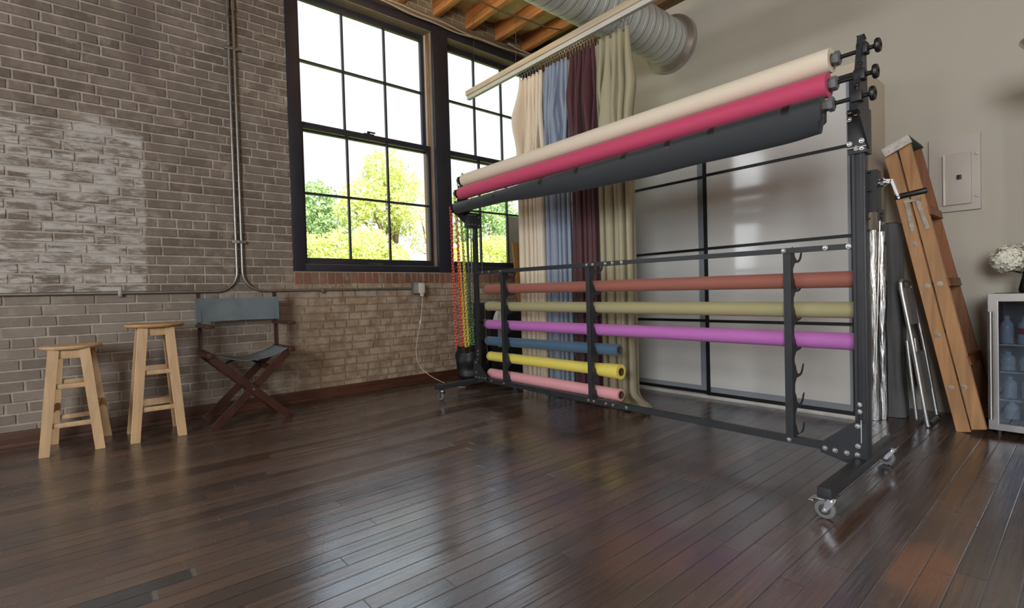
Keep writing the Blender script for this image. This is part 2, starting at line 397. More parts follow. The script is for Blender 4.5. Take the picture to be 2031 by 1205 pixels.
tag(m.build('wall_back', [brick_mat('lime_mortar', 'mortar'), brick_mat('old_brick', 'brick'), brick_mat('red_sill_brick', 'red')], smooth=False, recalc=False), kind='structure')

# plain plaster walls -----------------------------------------------
M_plaster = mat('painted_plaster', (182, 178, 164), 0.62, var=0.035, vscale=1.2, bump=0.06, bscale=30)
M_plaster2 = mat('loft_plaster', (176, 164, 148), 0.75, var=0.04, vscale=1.2)
m = MB(); m.box((XR_, YF-0.2, 0), (XR_+0.2, YB+0.30, ZC+0.2)); tag(m.build('wall_right', M_plaster, smooth=False), kind='structure')
m = MB(); m.box((XL-0.2, YF-0.2, 0), (XL, YB+0.3, ZC+0.2)); tag(m.build('wall_left', M_plaster2, smooth=False), kind='structure')
m = MB(); m.box((XL-0.2, YF-0.2, 0), (XR_+0.2, YF, ZC+0.2)); tag(m.build('wall_front', M_plaster2, smooth=False), kind='structure')
# ceiling deck and joists
g = G('sprayed_ceiling'); n = g.noise(2.5, 5); n2 = g.noise(9, 4)
g.set(Base_Color=g.mix(g.step(n, 0.35, 0.65), (0.74, 0.60, 0.38, 1), (0.86, 0.72, 0.50, 1)), Roughness=0.9); g.bump(n2, 0.8, 0.04)
m = MB(); m.box((XL-0.2, YF-0.2, ZC), (XR_+0.2, YB+0.4, ZC+0.15)); ceil = tag(m.build('ceiling', g.m, smooth=False), kind='structure')
def foam_z(x, y):
    fr = ((x-2.905)/0.4165) % 1.0; s_ = max(0.0, math.sin(PI*fr))**0.5
    return 4.0-0.004-(0.085+0.03*wob(x*2.3, y*1.7, 3.0))*s_*sst((YB-0.02-y)/0.30)-0.012*wob(x*9, y*9, 1.0)*s_
m = MB(); m.grid(lambda u, v: (lerp(0.8, 4.395, u), lerp(0.2, YB+0.003, v), foam_z(lerp(0.8, 4.395, u), lerp(0.2, YB+0.003, v))), 140, 90); m.build('sprayed_foam', g.m, ceil)
M_joist = wood('fir_joist', (206, 142, 90), 0.6, 1, 0.4, 9)
for i in range(-19, 4):
    xc = 2.905+0.4165*i; m = MB(); m.box((xc-0.034, YF, 3.80), (xc+0.034, YB+0.004, ZC+0.02), 0.004); m.build('joist', M_joist, ceil)
m = MB(); m.box((4.26, 1.2, 3.60), (XR_-0.001, YB-0.06, 3.80), 0.006); tag(m.build('trim_1', wood('ledger_timber', (112, 84, 54), 0.7, 1)), kind='structure')
m = MB(); m.box((XL, YB-0.035, 3.725), (XR_, YB+0.02, 3.795), 0.008); tag(m.build('trim_2', wood('old_plate_timber', (118, 102, 84), 0.8, 0, 0.4)), kind='structure')
g = G('baseboard_paint'); n = g.noise(1.0, 4, g.scale((3, 3, 30)))
g.set(Base_Color=g.mix(g.step(n, 0.35, 0.7), (0.072, 0.028, 0.016, 1), (0.115, 0.050, 0.028, 1)), Roughness=0.4)
m = MB(); m.box((XL, YB-0.022, -0.02), (XR_, YB+0.006, 0.092), 0.004); m.box((XL, YB-0.034, -0.02), (XR_, YB-0.018, 0.022), 0.005)
tag(m.build('baseboard_back', g.m), kind='structure')

# windows -----------------------------------------------------------
GL0, ZS, ZH = 1.255, 1.19, 3.64
def sash(root, x0, x1, z0, z1, y, mull, zbar, st=0.034, bot=0.065, top=0.05, name='lower_sash', glass_bottom=None):
    """x0..x1, z0..z1 = the glass; y = front face"""
    m = MB(); d = 0.042
    m.box((x0-st, y, z0-bot), (x0, y+d, z1+top), 0.003); m.box((x1, y, z0-bot), (x1+st, y+d, z1+top), 0.003)
    m.box((x0-st, y-0.001, z0-bot), (x1+st, y+d, z0), 0.003); m.box((x0-st, y-0.001, z1), (x1+st, y+d, z1+top), 0.003)
    s = m.build(name, M_frame, root)
    for xm in mull:
        m = MB(); m.box((xm-0.008, y+0.006, z0), (xm+0.008, y+d-0.006, z1)); m.build('muntin', M_frame, s)
    m = MB(); m.box((x0, y+0.004, zbar-0.0095), (x1, y+d-0.006, zbar+0.0095)); m.build('muntin', M_frame, s)
    m = MB(); m.box((x0-0.003, y+0.019, z0-0.003), (x1+0.003, y+0.023, z1+0.003)); m.build('pane', M_glass, s, smooth=False)
    return s
def window(name, xa, xb, casing, glass_lo, glass_hi, mlo, mhi):
    root = thing(name, None, None, ((xa+xb)/2, YB, 1.13), kind='structure')
    for bx in casing:
        m = MB(); m.box((bx[0], YB+bx[4], bx[1]), (bx[2], YB+bx[5], bx[3]), 0.004); m.build('casing', M_frame, root)
    sash(root, glass_lo[0], glass_lo[1], 1.255, 2.405, YB+0.055, mlo, 1.829, top=0.052, name='lower_sash')
    sash(root, glass_hi[0], glass_hi[1], 2.475, 3.573, YB+0.125, mhi, 3.03, bot=0.075, top=0.066, name='upper_sash')
    return root
# casings: (x0, z0, x1, z1, y0, y1)
w1 = window('window_1', 1.385, 3.035, [(1.385, 1.13, 1.491, 3.725, 0.0, 0.24), (1.491, 3.64, 2.855, 3.725, 0.0005, 0.24), (1.491, 1.13, 2.855, 1.19, 0.0005, 0.26), (2.855, 1.13, 3.037, 3.725, -0.012, 0.24)],
            (1.525, 2.795), (1.54, 2.785), (1.929, 2.339), (1.943, 2.374))
m = MB(); m.box((2.829, YB+0.045, 1.19), (2.856, YB+0.20, 3.64)); m.build('jamb_liner', M_jamb, w1)
m = MB(); m.box((2.822, YB+0.098, 2.46), (2.830, YB+0.122, 3.64)); m.build('parting_bead', M_white, w1)
m = MB(); m.box((2.838, YB+0.028, 1.19), (2.855, YB+0.045, 3.64)); m.build('stop_bead', mat('stop_bead_paint', (150, 146, 138), 0.5), w1)
m = MB(); m.box((1.49, YB-0.001, 1.190), (2.855, YB+0.056, 1.197)); m.build('sill_edge', mat('sill_metal', (120, 120, 120), 0.35, 0.7), w1)
M_soff = mat('soffit_board', (136, 124, 110), 0.7)
m = MB(); m.box((1.50, YB+0.006, 3.634), (2.85, YB+0.125, 3.6395)); m.build('head_soffit', M_soff, w1, smooth=False)
m = MB(); m.box((2.10, YB+0.058, 2.457), (2.20, YB+0.092, 2.467), 0.003); m.cyl((2.15, YB+0.075, 2.465), (2.15, YB+0.075, 2.487), 0.014); m.box((2.13, YB+0.05, 2.474), (2.21, YB+0.07, 2.486), 0.004); m.build('sash_lock', M_blackp, w1)
m = MB(); m.box((2.10, YB+0.046, 1.205), (2.24, YB+0.056, 1.217), 0.003); m.build('sash_lift', mat('lift_metal', (130, 130, 132), 0.3, 0.9), w1)
w2 = window('window_2', 3.037, XR_, [(3.037, 3.64, 4.335, 3.725, 0.0005, 0.24), (3.037, 1.13, 4.335, 1.19, 0.0005, 0.26), (4.335, 1.13, XR_, 3.725, 0.0, 0.24)],
            (3.078, 4.295), (3.085, 4.285), (3.472, 3.872), (3.485, 3.885))
m = MB(); m.box((3.037, YB-0.001, 1.190), (4.335, YB+0.056, 1.197)); m.build('sill_edge', bpy.data.materials['sill_metal'], w2)
m = MB(); m.box((3.04, YB+0.006, 3.634), (4.33, YB+0.125, 3.6395)); m.build('head_soffit', M_soff, w2, smooth=False)
m = MB(); m.box((3.885, YB+0.078, 1.257), (4.293, YB+0.092, 1.815)); m.build('blanking_panel', mat('panel_paint', (196, 192, 182), 0.6, var=0.03), w2)
w3 = thing('window_3', None, None, (-2.375, YB, 1.13), kind='structure')
m = MB()
for b in ((-3.1, 1.13, -3.0, 3.72), (-1.75, 1.13, -1.65, 3.72), (-3.1, 1.13, -1.65, 1.19), (-3.1, 3.62, -1.65, 3.72), (-3.0, 2.40, -1.75, 2.47)):
    m.box((b[0], YB, b[1]), (b[2], YB+0.2, b[3]))
m.build('casing', M_frame, w3, smooth=False)
m = MB()
for x in (-2.58, -2.17): m.box((x-0.011, YB+0.07, 1.19), (x+0.011, YB+0.10, 3.62))
for z in (1.79, 3.05): m.box((-3.0, YB+0.07, z-0.011), (-1.75, YB+0.10, z+0.011))
m.build('muntin', M_frame, w3, smooth=False)
m = MB(); m.box((-3.0, YB+0.083, 1.19), (-1.75, YB+0.087, 3.62)); m.build('pane', M_glass, w3, smooth=False)
# roller blind half-way down in that window
# unseen windows added on the loft's other two walls: frames round the fill lights
for nm, c, ax in (('added_window_4', (-5.6, 2.0), 1), ('added_window_5', (-5.6, -2.2), 1), ('added_window_6', (0.2, -5.6), 0)):
    r = thing(nm, None, None, (c[0], c[1], 1.1), kind='structure'); hw = 1.35 if ax else 1.55
    def bar(a0, a1, z0, z1, d=0.16, nmx='casing'):
        m = MB()
        if ax: m.box((c[0], c[1]+a0, z0), (c[0]+d, c[1]+a1, z1))
        else: m.box((c[0]+a0, c[1], z0), (c[0]+a1, c[1]+d, z1))
        m.build(nmx, M_frame, r, smooth=False)
    bar(-hw, -hw+0.08, 1.05, 3.55); bar(hw-0.08, hw, 1.05, 3.55); bar(-hw, hw, 1.02, 1.1); bar(-hw, hw, 3.5, 3.58)
    bar(-0.05, 0.05, 1.05, 3.55, 0.27, 'mullion'); bar(-hw, hw, 2.27, 2.33, 0.27, 'meeting_rail')

# trees outside -------------------------------------------------------
m = MB(); m.box((-30, YB+0.5, -1.2), (40, 60, -1.0)); tag(m.build('ground', mat('lawn', (96, 112, 60), 0.9, var=0.3)), kind='structure')
def leaf_mat(name, a, b, tr=0.5):
    g = G(name); at = g.n('ShaderNodeAttribute', attribute_name='tint')
    c = g.mix(at.outputs['Fac'], a, b)
    df = g.n('ShaderNodeBsdfDiffuse'); tl = g.n('ShaderNodeBsdfTranslucent'); g.put(df.inputs[0], c); g.put(tl.inputs[0], c)
    ms = g.n('ShaderNodeMixShader'); ms.inputs[0].default_value = tr
    g.t.links.new(df.outputs[0], ms.inputs[1]); g.t.links.new(tl.outputs[0], ms.inputs[2]); g.t.links.new(ms.outputs[0], g.out.inputs[0])
    return g.m
M_bark = mat('bark', (150, 128, 104), 0.9, var=0.3, vscale=20, bump=0.5)
ML_lime = leaf_mat('lime_leaves', (0.54, 0.62, 0.20, 1), (0.80, 0.82, 0.44, 1))
ML_green = leaf_mat('green_leaves', (0.26, 0.40, 0.20, 1), (0.46, 0.58, 0.30, 1))
ML_pale = leaf_mat('pale_leaves', (0.62, 0.62, 0.22, 1), (0.88, 0.84, 0.46, 1))
def tree(name, lab, base, h, blobs, n, leaf, lm, seed, trunk=0.16):
    rr = random.Random(seed); root = thing(name, lab, 'tree', base, 'trees outside the windows')
    bx, by, bz = base
    m = MB(); top = (bx+rr.uniform(-.2, .2), by, bz+h*0.72)
    m.tube([(bx, by, bz), (bx+0.1, by, bz+h*0.3), (bx-0.06, by+0.1, bz+h*0.5), top], 0.1, 8, [trunk, trunk*0.8, trunk*0.6, trunk*0.3]); m.build('trunk', M_bark, root)
    for cx, cy, cz, r in blobs:
        m = MB(); m.tube([(bx, by, bz+h*0.40), ((bx+cx)/2, (by+cy)/2, (bz+h*0.4+cz)/2+0.25), (cx, cy, cz)], 0.05, 6, [trunk*0.45, trunk*0.28, 0.012]); m.build('branch', M_bark, root)
    m = MB(); ly = m.bm.verts.layers.float.new('tint'); tot = sum(b[3]**2 for b in blobs)
    for cx, cy, cz, r in blobs:
        for _ in range(int(n*r*r/tot)):
            d = Vector((rr.gauss(0, 1), rr.gauss(0, 1), rr.gauss(0, 1))).normalized(); rad = r*rr.uniform(0.25, 1.0)**0.45*(1+0.35*wob(d.x*2+cx, d.y*2, d.z*2+seed))
            p = Vector((cx, cy, cz))+Vector((d.x*rad, d.y*rad, d.z*rad*0.85))
            a = Vector((rr.gauss(0, 1), rr.gauss(0, 1), rr.gauss(0, 0.7))).normalized(); b = a.orthogonal().normalized()
            b = (b*math.cos(rr.random()*6)+a.cross(b)*math.sin(rr.random()*6)).normalized(); l = leaf*rr.uniform(0.6, 1.3)
            t = rr.random(); v = m._v([p-a*l, p+b*l*0.42, p+a*l, p-b*l*0.42])
            for q in v: q[ly] = t
            m._f(v)
    m.build('foliage', lm, root, smooth=False, recalc=False)
    return root
ZG = -1.0
tree('leafy_tree', 'tall lime yellow tree seen through the middle panes of the left window', (5.5, 10.6, ZG), 6.2,
     [(5.20, 10.4, 3.78, 0.50), (5.65, 10.5, 3.45, 0.50), (4.75, 10.4, 3.10, 0.50), (5.25, 10.4, 2.95, 0.60), (4.45, 10.3, 2.75, 0.42), (5.65, 10.5, 2.65, 0.45)], 6000, 0.052, ML_lime, 11)
tree('leafy_tree', 'darker green tree behind the far left panes of the left window', (4.7, 13.2, ZG), 5.4,
     [(4.62, 13.1, 3.45, 0.55), (4.35, 13.1, 2.85, 0.7), (5.05, 13.2, 2.80, 0.65), (4.9, 13.3, 2.2, 0.8)], 6500, 0.066, ML_green, 12)
tree('leafy_bush', 'bright yellow green bush filling the bottom row of the left window', (3.6, 8.6, ZG), 3.0,
     [(2.95, 8.6, 1.72, 0.34), (3.45, 8.6, 1.75, 0.42), (4.0, 8.6, 1.80, 0.45), (4.4, 8.6, 1.55, 0.40), (3.2, 8.5, 1.35, 0.45), (3.8, 8.5, 1.35, 0.5)], 8000, 0.043, ML_lime, 13)
tree('leafy_tree', 'sparse pale tree seen at the right panes of the left window', (6.75, 10.9, ZG), 5.2,
     [(6.55, 10.9, 3.55, 0.30), (6.85, 11.0, 3.1, 0.4), (6.35, 10.8, 2.9, 0.35), (6.6, 10.9, 2.25, 0.5), (7.0, 11.0, 2.5, 0.4)], 1150, 0.046, ML_pale, 14, 0.10)
tree('leafy_tree', 'green tree behind the chains in the right window', (8.2, 10.6, ZG), 5.0,
     [(7.5, 10.6, 3.15, 0.45), (8.1, 10.7, 3.2, 0.55), (8.7, 10.9, 3.3, 0.6), (8.3, 10.6, 2.5, 0.75), (9.2, 10.8, 2.8, 0.6), (7.6, 10.6, 2.4, 0.5)], 6500, 0.057, ML_green, 15)
tree('leafy_bush', 'lime green bush low in the right window behind the rack', (7.2, 9.0, ZG), 3.0,
     [(6.4, 9.0, 1.75, 0.38), (7.0, 9.0, 1.85, 0.42), (7.6, 9.1, 1.95, 0.45), (6.8, 8.9, 1.4, 0.45), (8.2, 9.2, 1.75, 0.45)], 6500, 0.045, ML_lime, 16)

# ================================================================== OVERHEAD
M_duct = G('galvanised_duct'); g = M_duct; n = g.noise(5, 4); n2 = g.noise(26, 3)
sx_ = g.math('FRACT', g.math('DIVIDE', g.xyz()[0], 0.103)); seam_ = g.math('MULTIPLY', g.step(sx_, 0.900, 0.925), g.step(sx_, 1.0, 0.985))
g.set(Base_Color=g.mix(g.math('MULTIPLY', seam_, 0.8), g.mix(n2, (0.60, 0.64, 0.63, 1), (0.72, 0.76, 0.74, 1)), (0.10, 0.11, 0.11, 1)), Metallic=0.45, Roughness=g.step(n, 0.3, 0.7, 0.42, 0.55)); M_duct = g.m
DY, DZ, DR = 2.66, 3.24, 0.205
du = thing('ventilation_duct', 'round galvanised spiral duct running to the white wall under the joists', 'duct', (2.6, DY, DZ))
m = MB(); prof = []; x = 0.0; L = 3.9; x0 = 0.5
while x < L-0.10:
    prof += [(x/L, DR), ((x+0.095)/L, DR), ((x+0.0965)/L, DR-0.0015), ((x+0.1015)/L, DR-0.0015)]; x += 0.103
prof = [(0, DR-0.01)]+prof+[((L-0.1)/L, DR)]
m.lathe((x0, DY, DZ), (x0+L, DY, DZ), prof, 56); m.build('pipe', M_duct, du, angle=25)
m = MB(); m.lathe((4.29, DY, DZ), (4.399, DY, DZ), [(0, DR), (0, DR+0.012), (0.25, DR+0.02), (0.5, DR+0.055), (0.62, DR+0.06), (1, DR+0.06), (1, DR)], 56)
m.build('collar', mat('duct_collar_metal', (186, 182, 174), 0.32, 0.8, var=0.08), du)
def hang(pts, n=14, sag=0.0):
    out = []
    for a, b in zip(pts, pts[1:]):
        a, b = Vector(a), Vector(b)
        for i in range(n): t = i/n; p = a.lerp(b, t); p.z -= sag*4*t*(1-t); out.append(p)
    return out+[Vector(pts[-1])]
M_cable = mat('pale_cable', (170, 160, 145), 0.5, var=0.05)
m = MB(); m.tube(hang([(2.6, 3.93, 3.79), (3.08, 3.955, 3.79), (3.68, 3.90, 3.775), (4.12, 3.84, 3.79)], 10, 0.02), 0.008, 8)
tag(m.build('electrical_cable', mat('grey_cable', (96, 84, 66), 0.5)), 'single grey cable slung across the undersides of the joists', 'cable')
for k, (dz, ph, lab) in enumerate(((0.0, 0.0, 'upper white cable clipped along the timber plate above the windows'), (-0.03, 1.7, 'lower white cable drooping across the tops of the window frames'))):
    m = MB(); pts = []
    for i in range(90):
        x = lerp(0.6, 4.36, i/89); pts.append((x, YB-0.045-0.012*k, 3.742+dz+0.016*math.sin(x*3.1+ph)+0.006*math.sin(x*11+ph)))
    m.tube(pts, 0.008, 8); tag(m.build('white_cable', M_cable), lab, 'cable')
m = MB(); m.tube([(3.86, YB-0.05, 3.80), (4.0, YB-0.06, 3.775), (4.36, YB-0.06, 3.765)], 0.012, 8); tag(m.build('conduit_stub', M_cable), 'short pale conduit stub beside the last joists', 'conduit')

# unseen bowl added as a body for the ceiling fill light
ul = thing('added_fill_bowl', 'added unseen bronze bowl hanging under the ceiling fill light', 'lamp', (1.9, 3.15, 3.2))
m = MB(); m.lathe((1.9, 3.15, 3.17), (1.9, 3.15, 3.27), [(0, 0), (0.02, 0.09), (0.4, 0.20), (1, 0.255), (1, 0.248), (0.45, 0.19), (0.1, 0.08), (0.1, 0)], 32); m.build('lamp_shade', mat('bronze_bowl', (86, 66, 44), 0.4, 0.8), ul)
for k in range(3):
    m = MB(); a = k*2.0944; m.tube([(1.9+0.25*math.cos(a), 3.15+0.25*math.sin(a), 3.27), (1.9, 3.15, 3.62), (1.9, 3.15, 3.90)], 0.004, 6); m.build('chain', M_steel, ul)

# steel conduit on the brick wall
M_cond = mat('conduit_steel', (150, 150, 146), 0.38, 0.85, var=0.1, vscale=14)
def arc(c, r, a0, a1, n=8): return [(c[0]+r*math.cos(math.radians(lerp(a0, a1, i/n))), YB-0.016, c[1]+r*math.sin(math.radians(lerp(a0, a1, i/n)))) for i in range(n+1)]
CZ_ = 0.966
root = thing('wall_conduit', 'paired steel conduits dropping down the brick and turning left and right above the chair', 'conduit', (0.96, YB, CZ_))
m = MB(); m.tube([(0.945, YB-0.016, 3.99), (0.945, YB-0.016, 1.12)]+arc((0.945-0.15, 0.966+0.15), 0.15, 0, -90)+[(-5.5, YB-0.016, CZ_)], 0.0115, 12)
m.build('left_conduit', M_cond, root)
m = MB(); m.tube([(0.985, YB-0.016, 3.99), (0.985, YB-0.016, 1.12)]+arc((0.985+0.15, 0.966+0.15), 0.15, 180, 270)+[(2.52, YB-0.016, CZ_)], 0.0115, 12)
m.build('right_conduit', M_cond, root)
for zc in (1.36, 2.9, 3.6):
    m = MB(); m.box((0.915, YB-0.030, zc-0.012), (1.015, YB, zc+0.012), 0.003); m.build('strap', M_cond, root)
for xc in (1.62, 0.2, -0.9):
    m = MB(); m.box((xc-0.012, YB-0.030, CZ_-0.028), (xc+0.012, YB, CZ_+0.018), 0.003); m.build('strap', M_cond, root)
for zc in (3.24,):
    m = MB(); m.cyl((0.945, YB-0.016, zc-0.035), (0.945, YB-0.016, zc+0.035), 0.016); m.cyl((0.985, YB-0.016, zc-0.035), (0.985, YB-0.016, zc+0.035), 0.016); m.build('coupling', M_cond, root)
# outlet box, charger and its cord
root = thing('outlet_box', 'grey steel outlet box at the right end of the wall conduit', 'outlet', (2.56, YB-0.03, 0.97))
m = MB(); m.box((2.515, YB-0.055, 0.91), (2.60, YB+0.004, 1.03), 0.006); m.build('box', mat('box_steel', (132, 132, 130), 0.45, 0.5), root)
m = MB(); m.box((2.522, YB-0.060, 0.917), (2.593, YB-0.054, 1.023), 0.002); m.build('cover_plate', mat('plate_steel', (164, 163, 158), 0.4, 0.5), root)
root = thing('power_adapter', 'white plug adapter with its thin cord hanging down to the rack foot', 'adapter', (2.585, YB-0.08, 0.96))
m = MB(); m.box((2.562, YB-0.105, 0.915), (2.618, YB-0.060, 1.02), 0.010); m.box((2.575, YB-0.098, 0.885), (2.605, YB-0.07, 0.93), 0.006); m.build('plug_body', M_white, root)
pts = [(2.592, 4.41, 0.89), (2.575, 4.40, 0.76), (2.55, 4.40, 0.62), (2.51, 4.40, 0.45), (2.495, 4.40, 0.34), (2.51, 4.39, 0.22), (2.57, 4.34, 0.12), (2.62, 4.15, 0.05), (2.62, 3.9, 0.035), (2.60, 3.72, 0.05)]
def smooth_path(p, n=8):
    p = [Vector(q) for q in p]; out = []
    for i in range(len(p)-1):
        a, b, c, d = p[max(i-1, 0)], p[i], p[i+1], p[min(i+2, len(p)-1)]
        for k in range(n):
            t = k/n; out.append(0.5*((2*b)+(c-a)*t+(2*a-5*b+4*c-d)*t*t+(3*b-a-3*c+d)*t**3))
    return out+[p[-1]]
m = MB(); m.tube(smooth_path(pts), 0.0026, 8); m.cyl((2.557, 4.40, 0.655), (2.549, 4.40, 0.615), 0.005, 0.012); m.build('cord', M_white, root)

# ================================================================== STOOLS AND CHAIR
M_pine = wood('pale_beech', (212, 182, 140), 0.42, 2, 0.16, 8)
M_pine2 = wood('oiled_seat', (204, 164, 110), 0.3, 0, 0.25, 8)
def stool(label_, top, feet, r, levels, seat_m, tint_m, group):
    cx, cy, zt = top
    root = thing('wooden_stool', label_, 'stool', (cx, cy, 0), group)
    th = 0.026
    m = MB(); m.lathe((cx, cy, zt-th), (cx, cy, zt), [(0, 0), (0, r-0.014), (0.25, r-0.003), (0.55, r), (0.85, r-0.005), (1.0, r-0.018), (0.93, r*0.7), (0.88, 0)], 40); m.build('seat', seat_m, root)
    fc = (sum(f[0] for f in feet)/4, sum(f[1] for f in feet)/4); tops = []
    for f in feet:
        s = 0.56; tops.append((cx+(f[0]-fc[0])*s, cy+(f[1]-fc[1])*s, zt-th-0.002))
    P = lambda i, z: Vector(feet[i]+(0,)).lerp(Vector(tops[i]), z/(zt-th))
    for i in range(4):
        m = MB(); m.beam(P(i, 0.0), tops[i], 0.040, 0.040, up=(0, 1, 0), w1=0.044, h1=0.044, bevel=0.004); m.build('leg', tint_m, root)
    for a, b, k in ((0, 1, 0), (2, 3, 0), (0, 2, 1), (1, 3, 1)):      # aprons
        m = MB(); m.beam(P(a, zt-th-0.026), P(b, zt-th-0.026), 0.018, 0.048, bevel=0.002); m.build('apron', tint_m, root)
        for z in levels[k]:
            m = MB(); m.beam(P(a, z), P(b, z), 0.020, 0.030, bevel=0.007); m.build('stretcher', tint_m, root)
    return root
G_ST = 'wooden stools by the brick wall'
stool('short pale wooden stool, the leftmost seat by the brick wall', (-0.065, 4.19, 0.642), [(-0.205, 4.02), (0.050, 4.01), (-0.175, 4.37), (0.095, 4.37)], 0.152, ((0.17, 0.40), (0.25,)), M_pine, M_pine, G_ST)
stool('taller pale wooden bar stool with a glossy round seat beside the directors chair', (0.362, 4.15, 0.752), [(0.222, 3.985), (0.475, 3.985), (0.222, 4.315), (0.485, 4.325)], 0.168, ((0.20, 0.435), (0.30,)), M_pine2, M_pine, None)

M_dwood = wood('red_brown_hardwood', (70, 38, 30), 0.4, 2, 0.3, 8)
g = G('slate_canvas'); n = g.noise(240, 2); n2 = g.noise(5, 3)
g.set(Base_Color=g.mix(g.step(n2, 0.3, 0.7), (0.125, 0.170, 0.186, 1), (0.185, 0.235, 0.25, 1)), Roughness=0.85); g.bump(n, 0.35, 0.002); M_canvas = g.m
dc = thing('directors_chair', 'folding directors chair of dark red wood with slate blue canvas seat and back', 'chair', (0.92, 4.15, 0))
xl, xr, yf, yb = 0.645, 1.155, 3.955, 4.335
for y, off in ((yf+0.02, 0), (yb-0.02, 0)):             # crossed legs, a pair at front and back
    m = MB(); m.beam((xl+0.015, y, 0.006), (xr+0.005, y, 0.495), 0.045, 0.020, up=(0, 1, 0), bevel=0.003); m.build('leg', M_dwood, dc)
    m = MB(); m.beam((xr+0.005, y-0.022, 0.006), (xl+0.015, y-0.022, 0.495), 0.045, 0.020, up=(0, 1, 0), bevel=0.003); m.build('leg', M_dwood, dc)
    m = MB(); m.cyl((0.91, y-0.036, 0.25), (0.91, y+0.014, 0.25), 0.009); m.build('pivot_bolt', M_steel, dc)
for x, y0, y1, z in ((0.755, yf, yb, 0.385), (1.045, yf, yb, 0.385)):
    m = MB(); m.beam((x, y0+0.015, z), (x, y1-0.015, z), 0.02, 0.03, bevel=0.003); m.build('stretcher', M_dwood, dc)
m = MB(); m.tube([(0.78, yb-0.05, 0.41), (0.86, yb-0.05, 0.44), (0.95, yb-0.05, 0.44), (1.03, yb-0.05, 0.40)], 0.008); m.build('spreader', M_blackp, dc)
for x in (xl+0.005, xr+0.025):
    m = MB(); m.box((x-0.022, yf-0.02, 0.495), (x+0.022, yb+0.02, 0.53), 0.005); m.build('seat_rail', M_dwood, dc)
    m = MB(); m.box((x-0.030, yf-0.035, 0.700), (x+0.030, yb-0.01, 0.724), 0.007); m.build('armrest', M_dwood, dc)
    m = MB(); m.beam((x, yf+0.025, 0.53), (x, yf+0.025, 0.70), 0.022, 0.032, bevel=0.003); m.build('arm_post', M_dwood, dc)
    m = MB(); m.beam((x, yb-0.01, 0.505), (x, yb+0.005, 0.948), 0.024, 0.032, bevel=0.004); m.build('back_post', M_dwood, dc)
xa, xb = xl+0.005, xr+0.025
m = MB()
def seatf(u, v):
    x = lerp(xa+0.01, xb-0.01, u); s = 4*u*(1-u); return (x, lerp(yf+0.01, yb-0.01, v), 0.527-0.072*s-0.010*s*math.sin(v*PI)+0.004*wob(x*9, v*5))
m.grid(seatf, 24, 14); o = m.build('seat', M_canvas, dc); o.modifiers.new('thickness', 'SOLIDIFY').thickness = 0.004
m = MB()
def backf(u, v):                                        # canvas sleeve wrapped round the two posts
    z = lerp(0.735, 0.915, v)+0.004*math.sin(u*PI*2)*0
    a = u*2*PI; w_ = (xb-xa)/2+0.022; x = (xa+xb)/2+w_*max(-1, min(1, 1.12*math.cos(a))); y = yb+0.002+(-0.022 if math.sin(a) > 0 else 0.022)*min(1, abs(math.sin(a))*4)
    if math.sin(a) > 0: y += 0.020*math.sin((x-xa)/(xb-xa)*PI)*1.0
    else: y += 0.012*math.sin((x-xa)/(xb-xa)*PI)
    return (x, y, z-0.006*math.sin((x-xa)/(xb-xa)*PI)*(1 if v > 0.5 else -0.6))
m.grid(backf, 64, 8, closed_u=True); o = m.build('backrest', M_canvas, dc, angle=70)

# ================================================================== SLIDING WARDROBE ON THE WHITE WALL
XD = 3.80; WY0, WY1, WZ = 0.985, 3.90, 2.30
wd = thing('sliding_wardrobe', 'built in wardrobe with two frosted glass sliding doors and black bars behind the rack', 'wardrobe', (4.1, 2.6, 0))
M_ward = mat('wardrobe_paint', (196, 186, 168), 0.6, var=0.03, vscale=1.5)
m = MB(); m.box((XD+0.02, WY0-0.004, 0), (XR_-0.001, WY0+0.03, WZ)); m.box((XD+0.10, WY1, 0), (XR_-0.001, WY1+0.03, WZ)); m.box((XD+0.02, WY0+0.03, WZ-0.04), (XR_-0.001, WY1+0.03, WZ)); m.box((XR_-0.03, WY0+0.03, 0.0), (XR_-0.001, WY1, WZ-0.04))
m.build('carcass', M_ward, wd, smooth=False)
g = G('frosted_glass'); n = g.noise(0.9, 3, g.scale((1, 5, 0.6)))
g.set(Base_Color=g.mix(n, (0.56, 0.575, 0.555, 1), (0.64, 0.65, 0.625, 1)), Roughness=0.09, Specular_IOR_Level=0.55); M_frost = g.m
M_edge = mat('tinted_glass_edge', (136, 144, 150), 0.2, var=0.04)
M_dark = mat('door_bar_black', (16, 18, 20), 0.4, var=0.05)
def door(y0, y1, x, mg, div):
    m = MB(); m.box((x, y0+0.025, 0.05), (x+0.012, y1-0.018, WZ-0.09)); d = m.build('door', M_edge, wd, smooth=False)
    m = MB(); m.box((x-0.003, y0+0.025+mg[0], 0.045+mg[1]), (x+0.001, y1-0.018-mg[2], WZ-0.09)); m.build('frosted_pane', M_frost, d, smooth=False)
    m = MB()
    m.box((x-0.010, y0, 0.03), (x+0.022, y0+0.027, WZ-0.06)); m.box((x-0.010, y1-div, 0.03), (x+0.022, y1, WZ-0.06))
    m.box((x-0.006, y0, 0.022), (x+0.022, y1, 0.052)); m.box((x-0.006, y0, WZ-0.09), (x+0.022, y1, WZ-0.06))
    m.build('door_frame', M_dark, d, smooth=False)
    for z in (0.623, 1.20, 1.782):
        m = MB(); m.box((x-0.007, y0, z-0.011), (x+0.006, y1, z+0.011)); m.build('crossbar', M_dark, d, smooth=False)
door(1.005, 2.045, XD, (0.022, 0.05, 0.0), 0.030); door(2.035, 3.30, XD+0.035, (0.055, 0.045, 0.02), 0.02); door(3.28, WY1, XD, (0.03, 0.05, 0.03), 0.02)
m = MB(); m.box((XD-0.02, WY0, 0.0), (XD+0.10, WY1+0.03, 0.026), 0.003); m.build('floor_track', mat('track_aluminium', (205, 205, 200), 0.4, 0.2), wd)
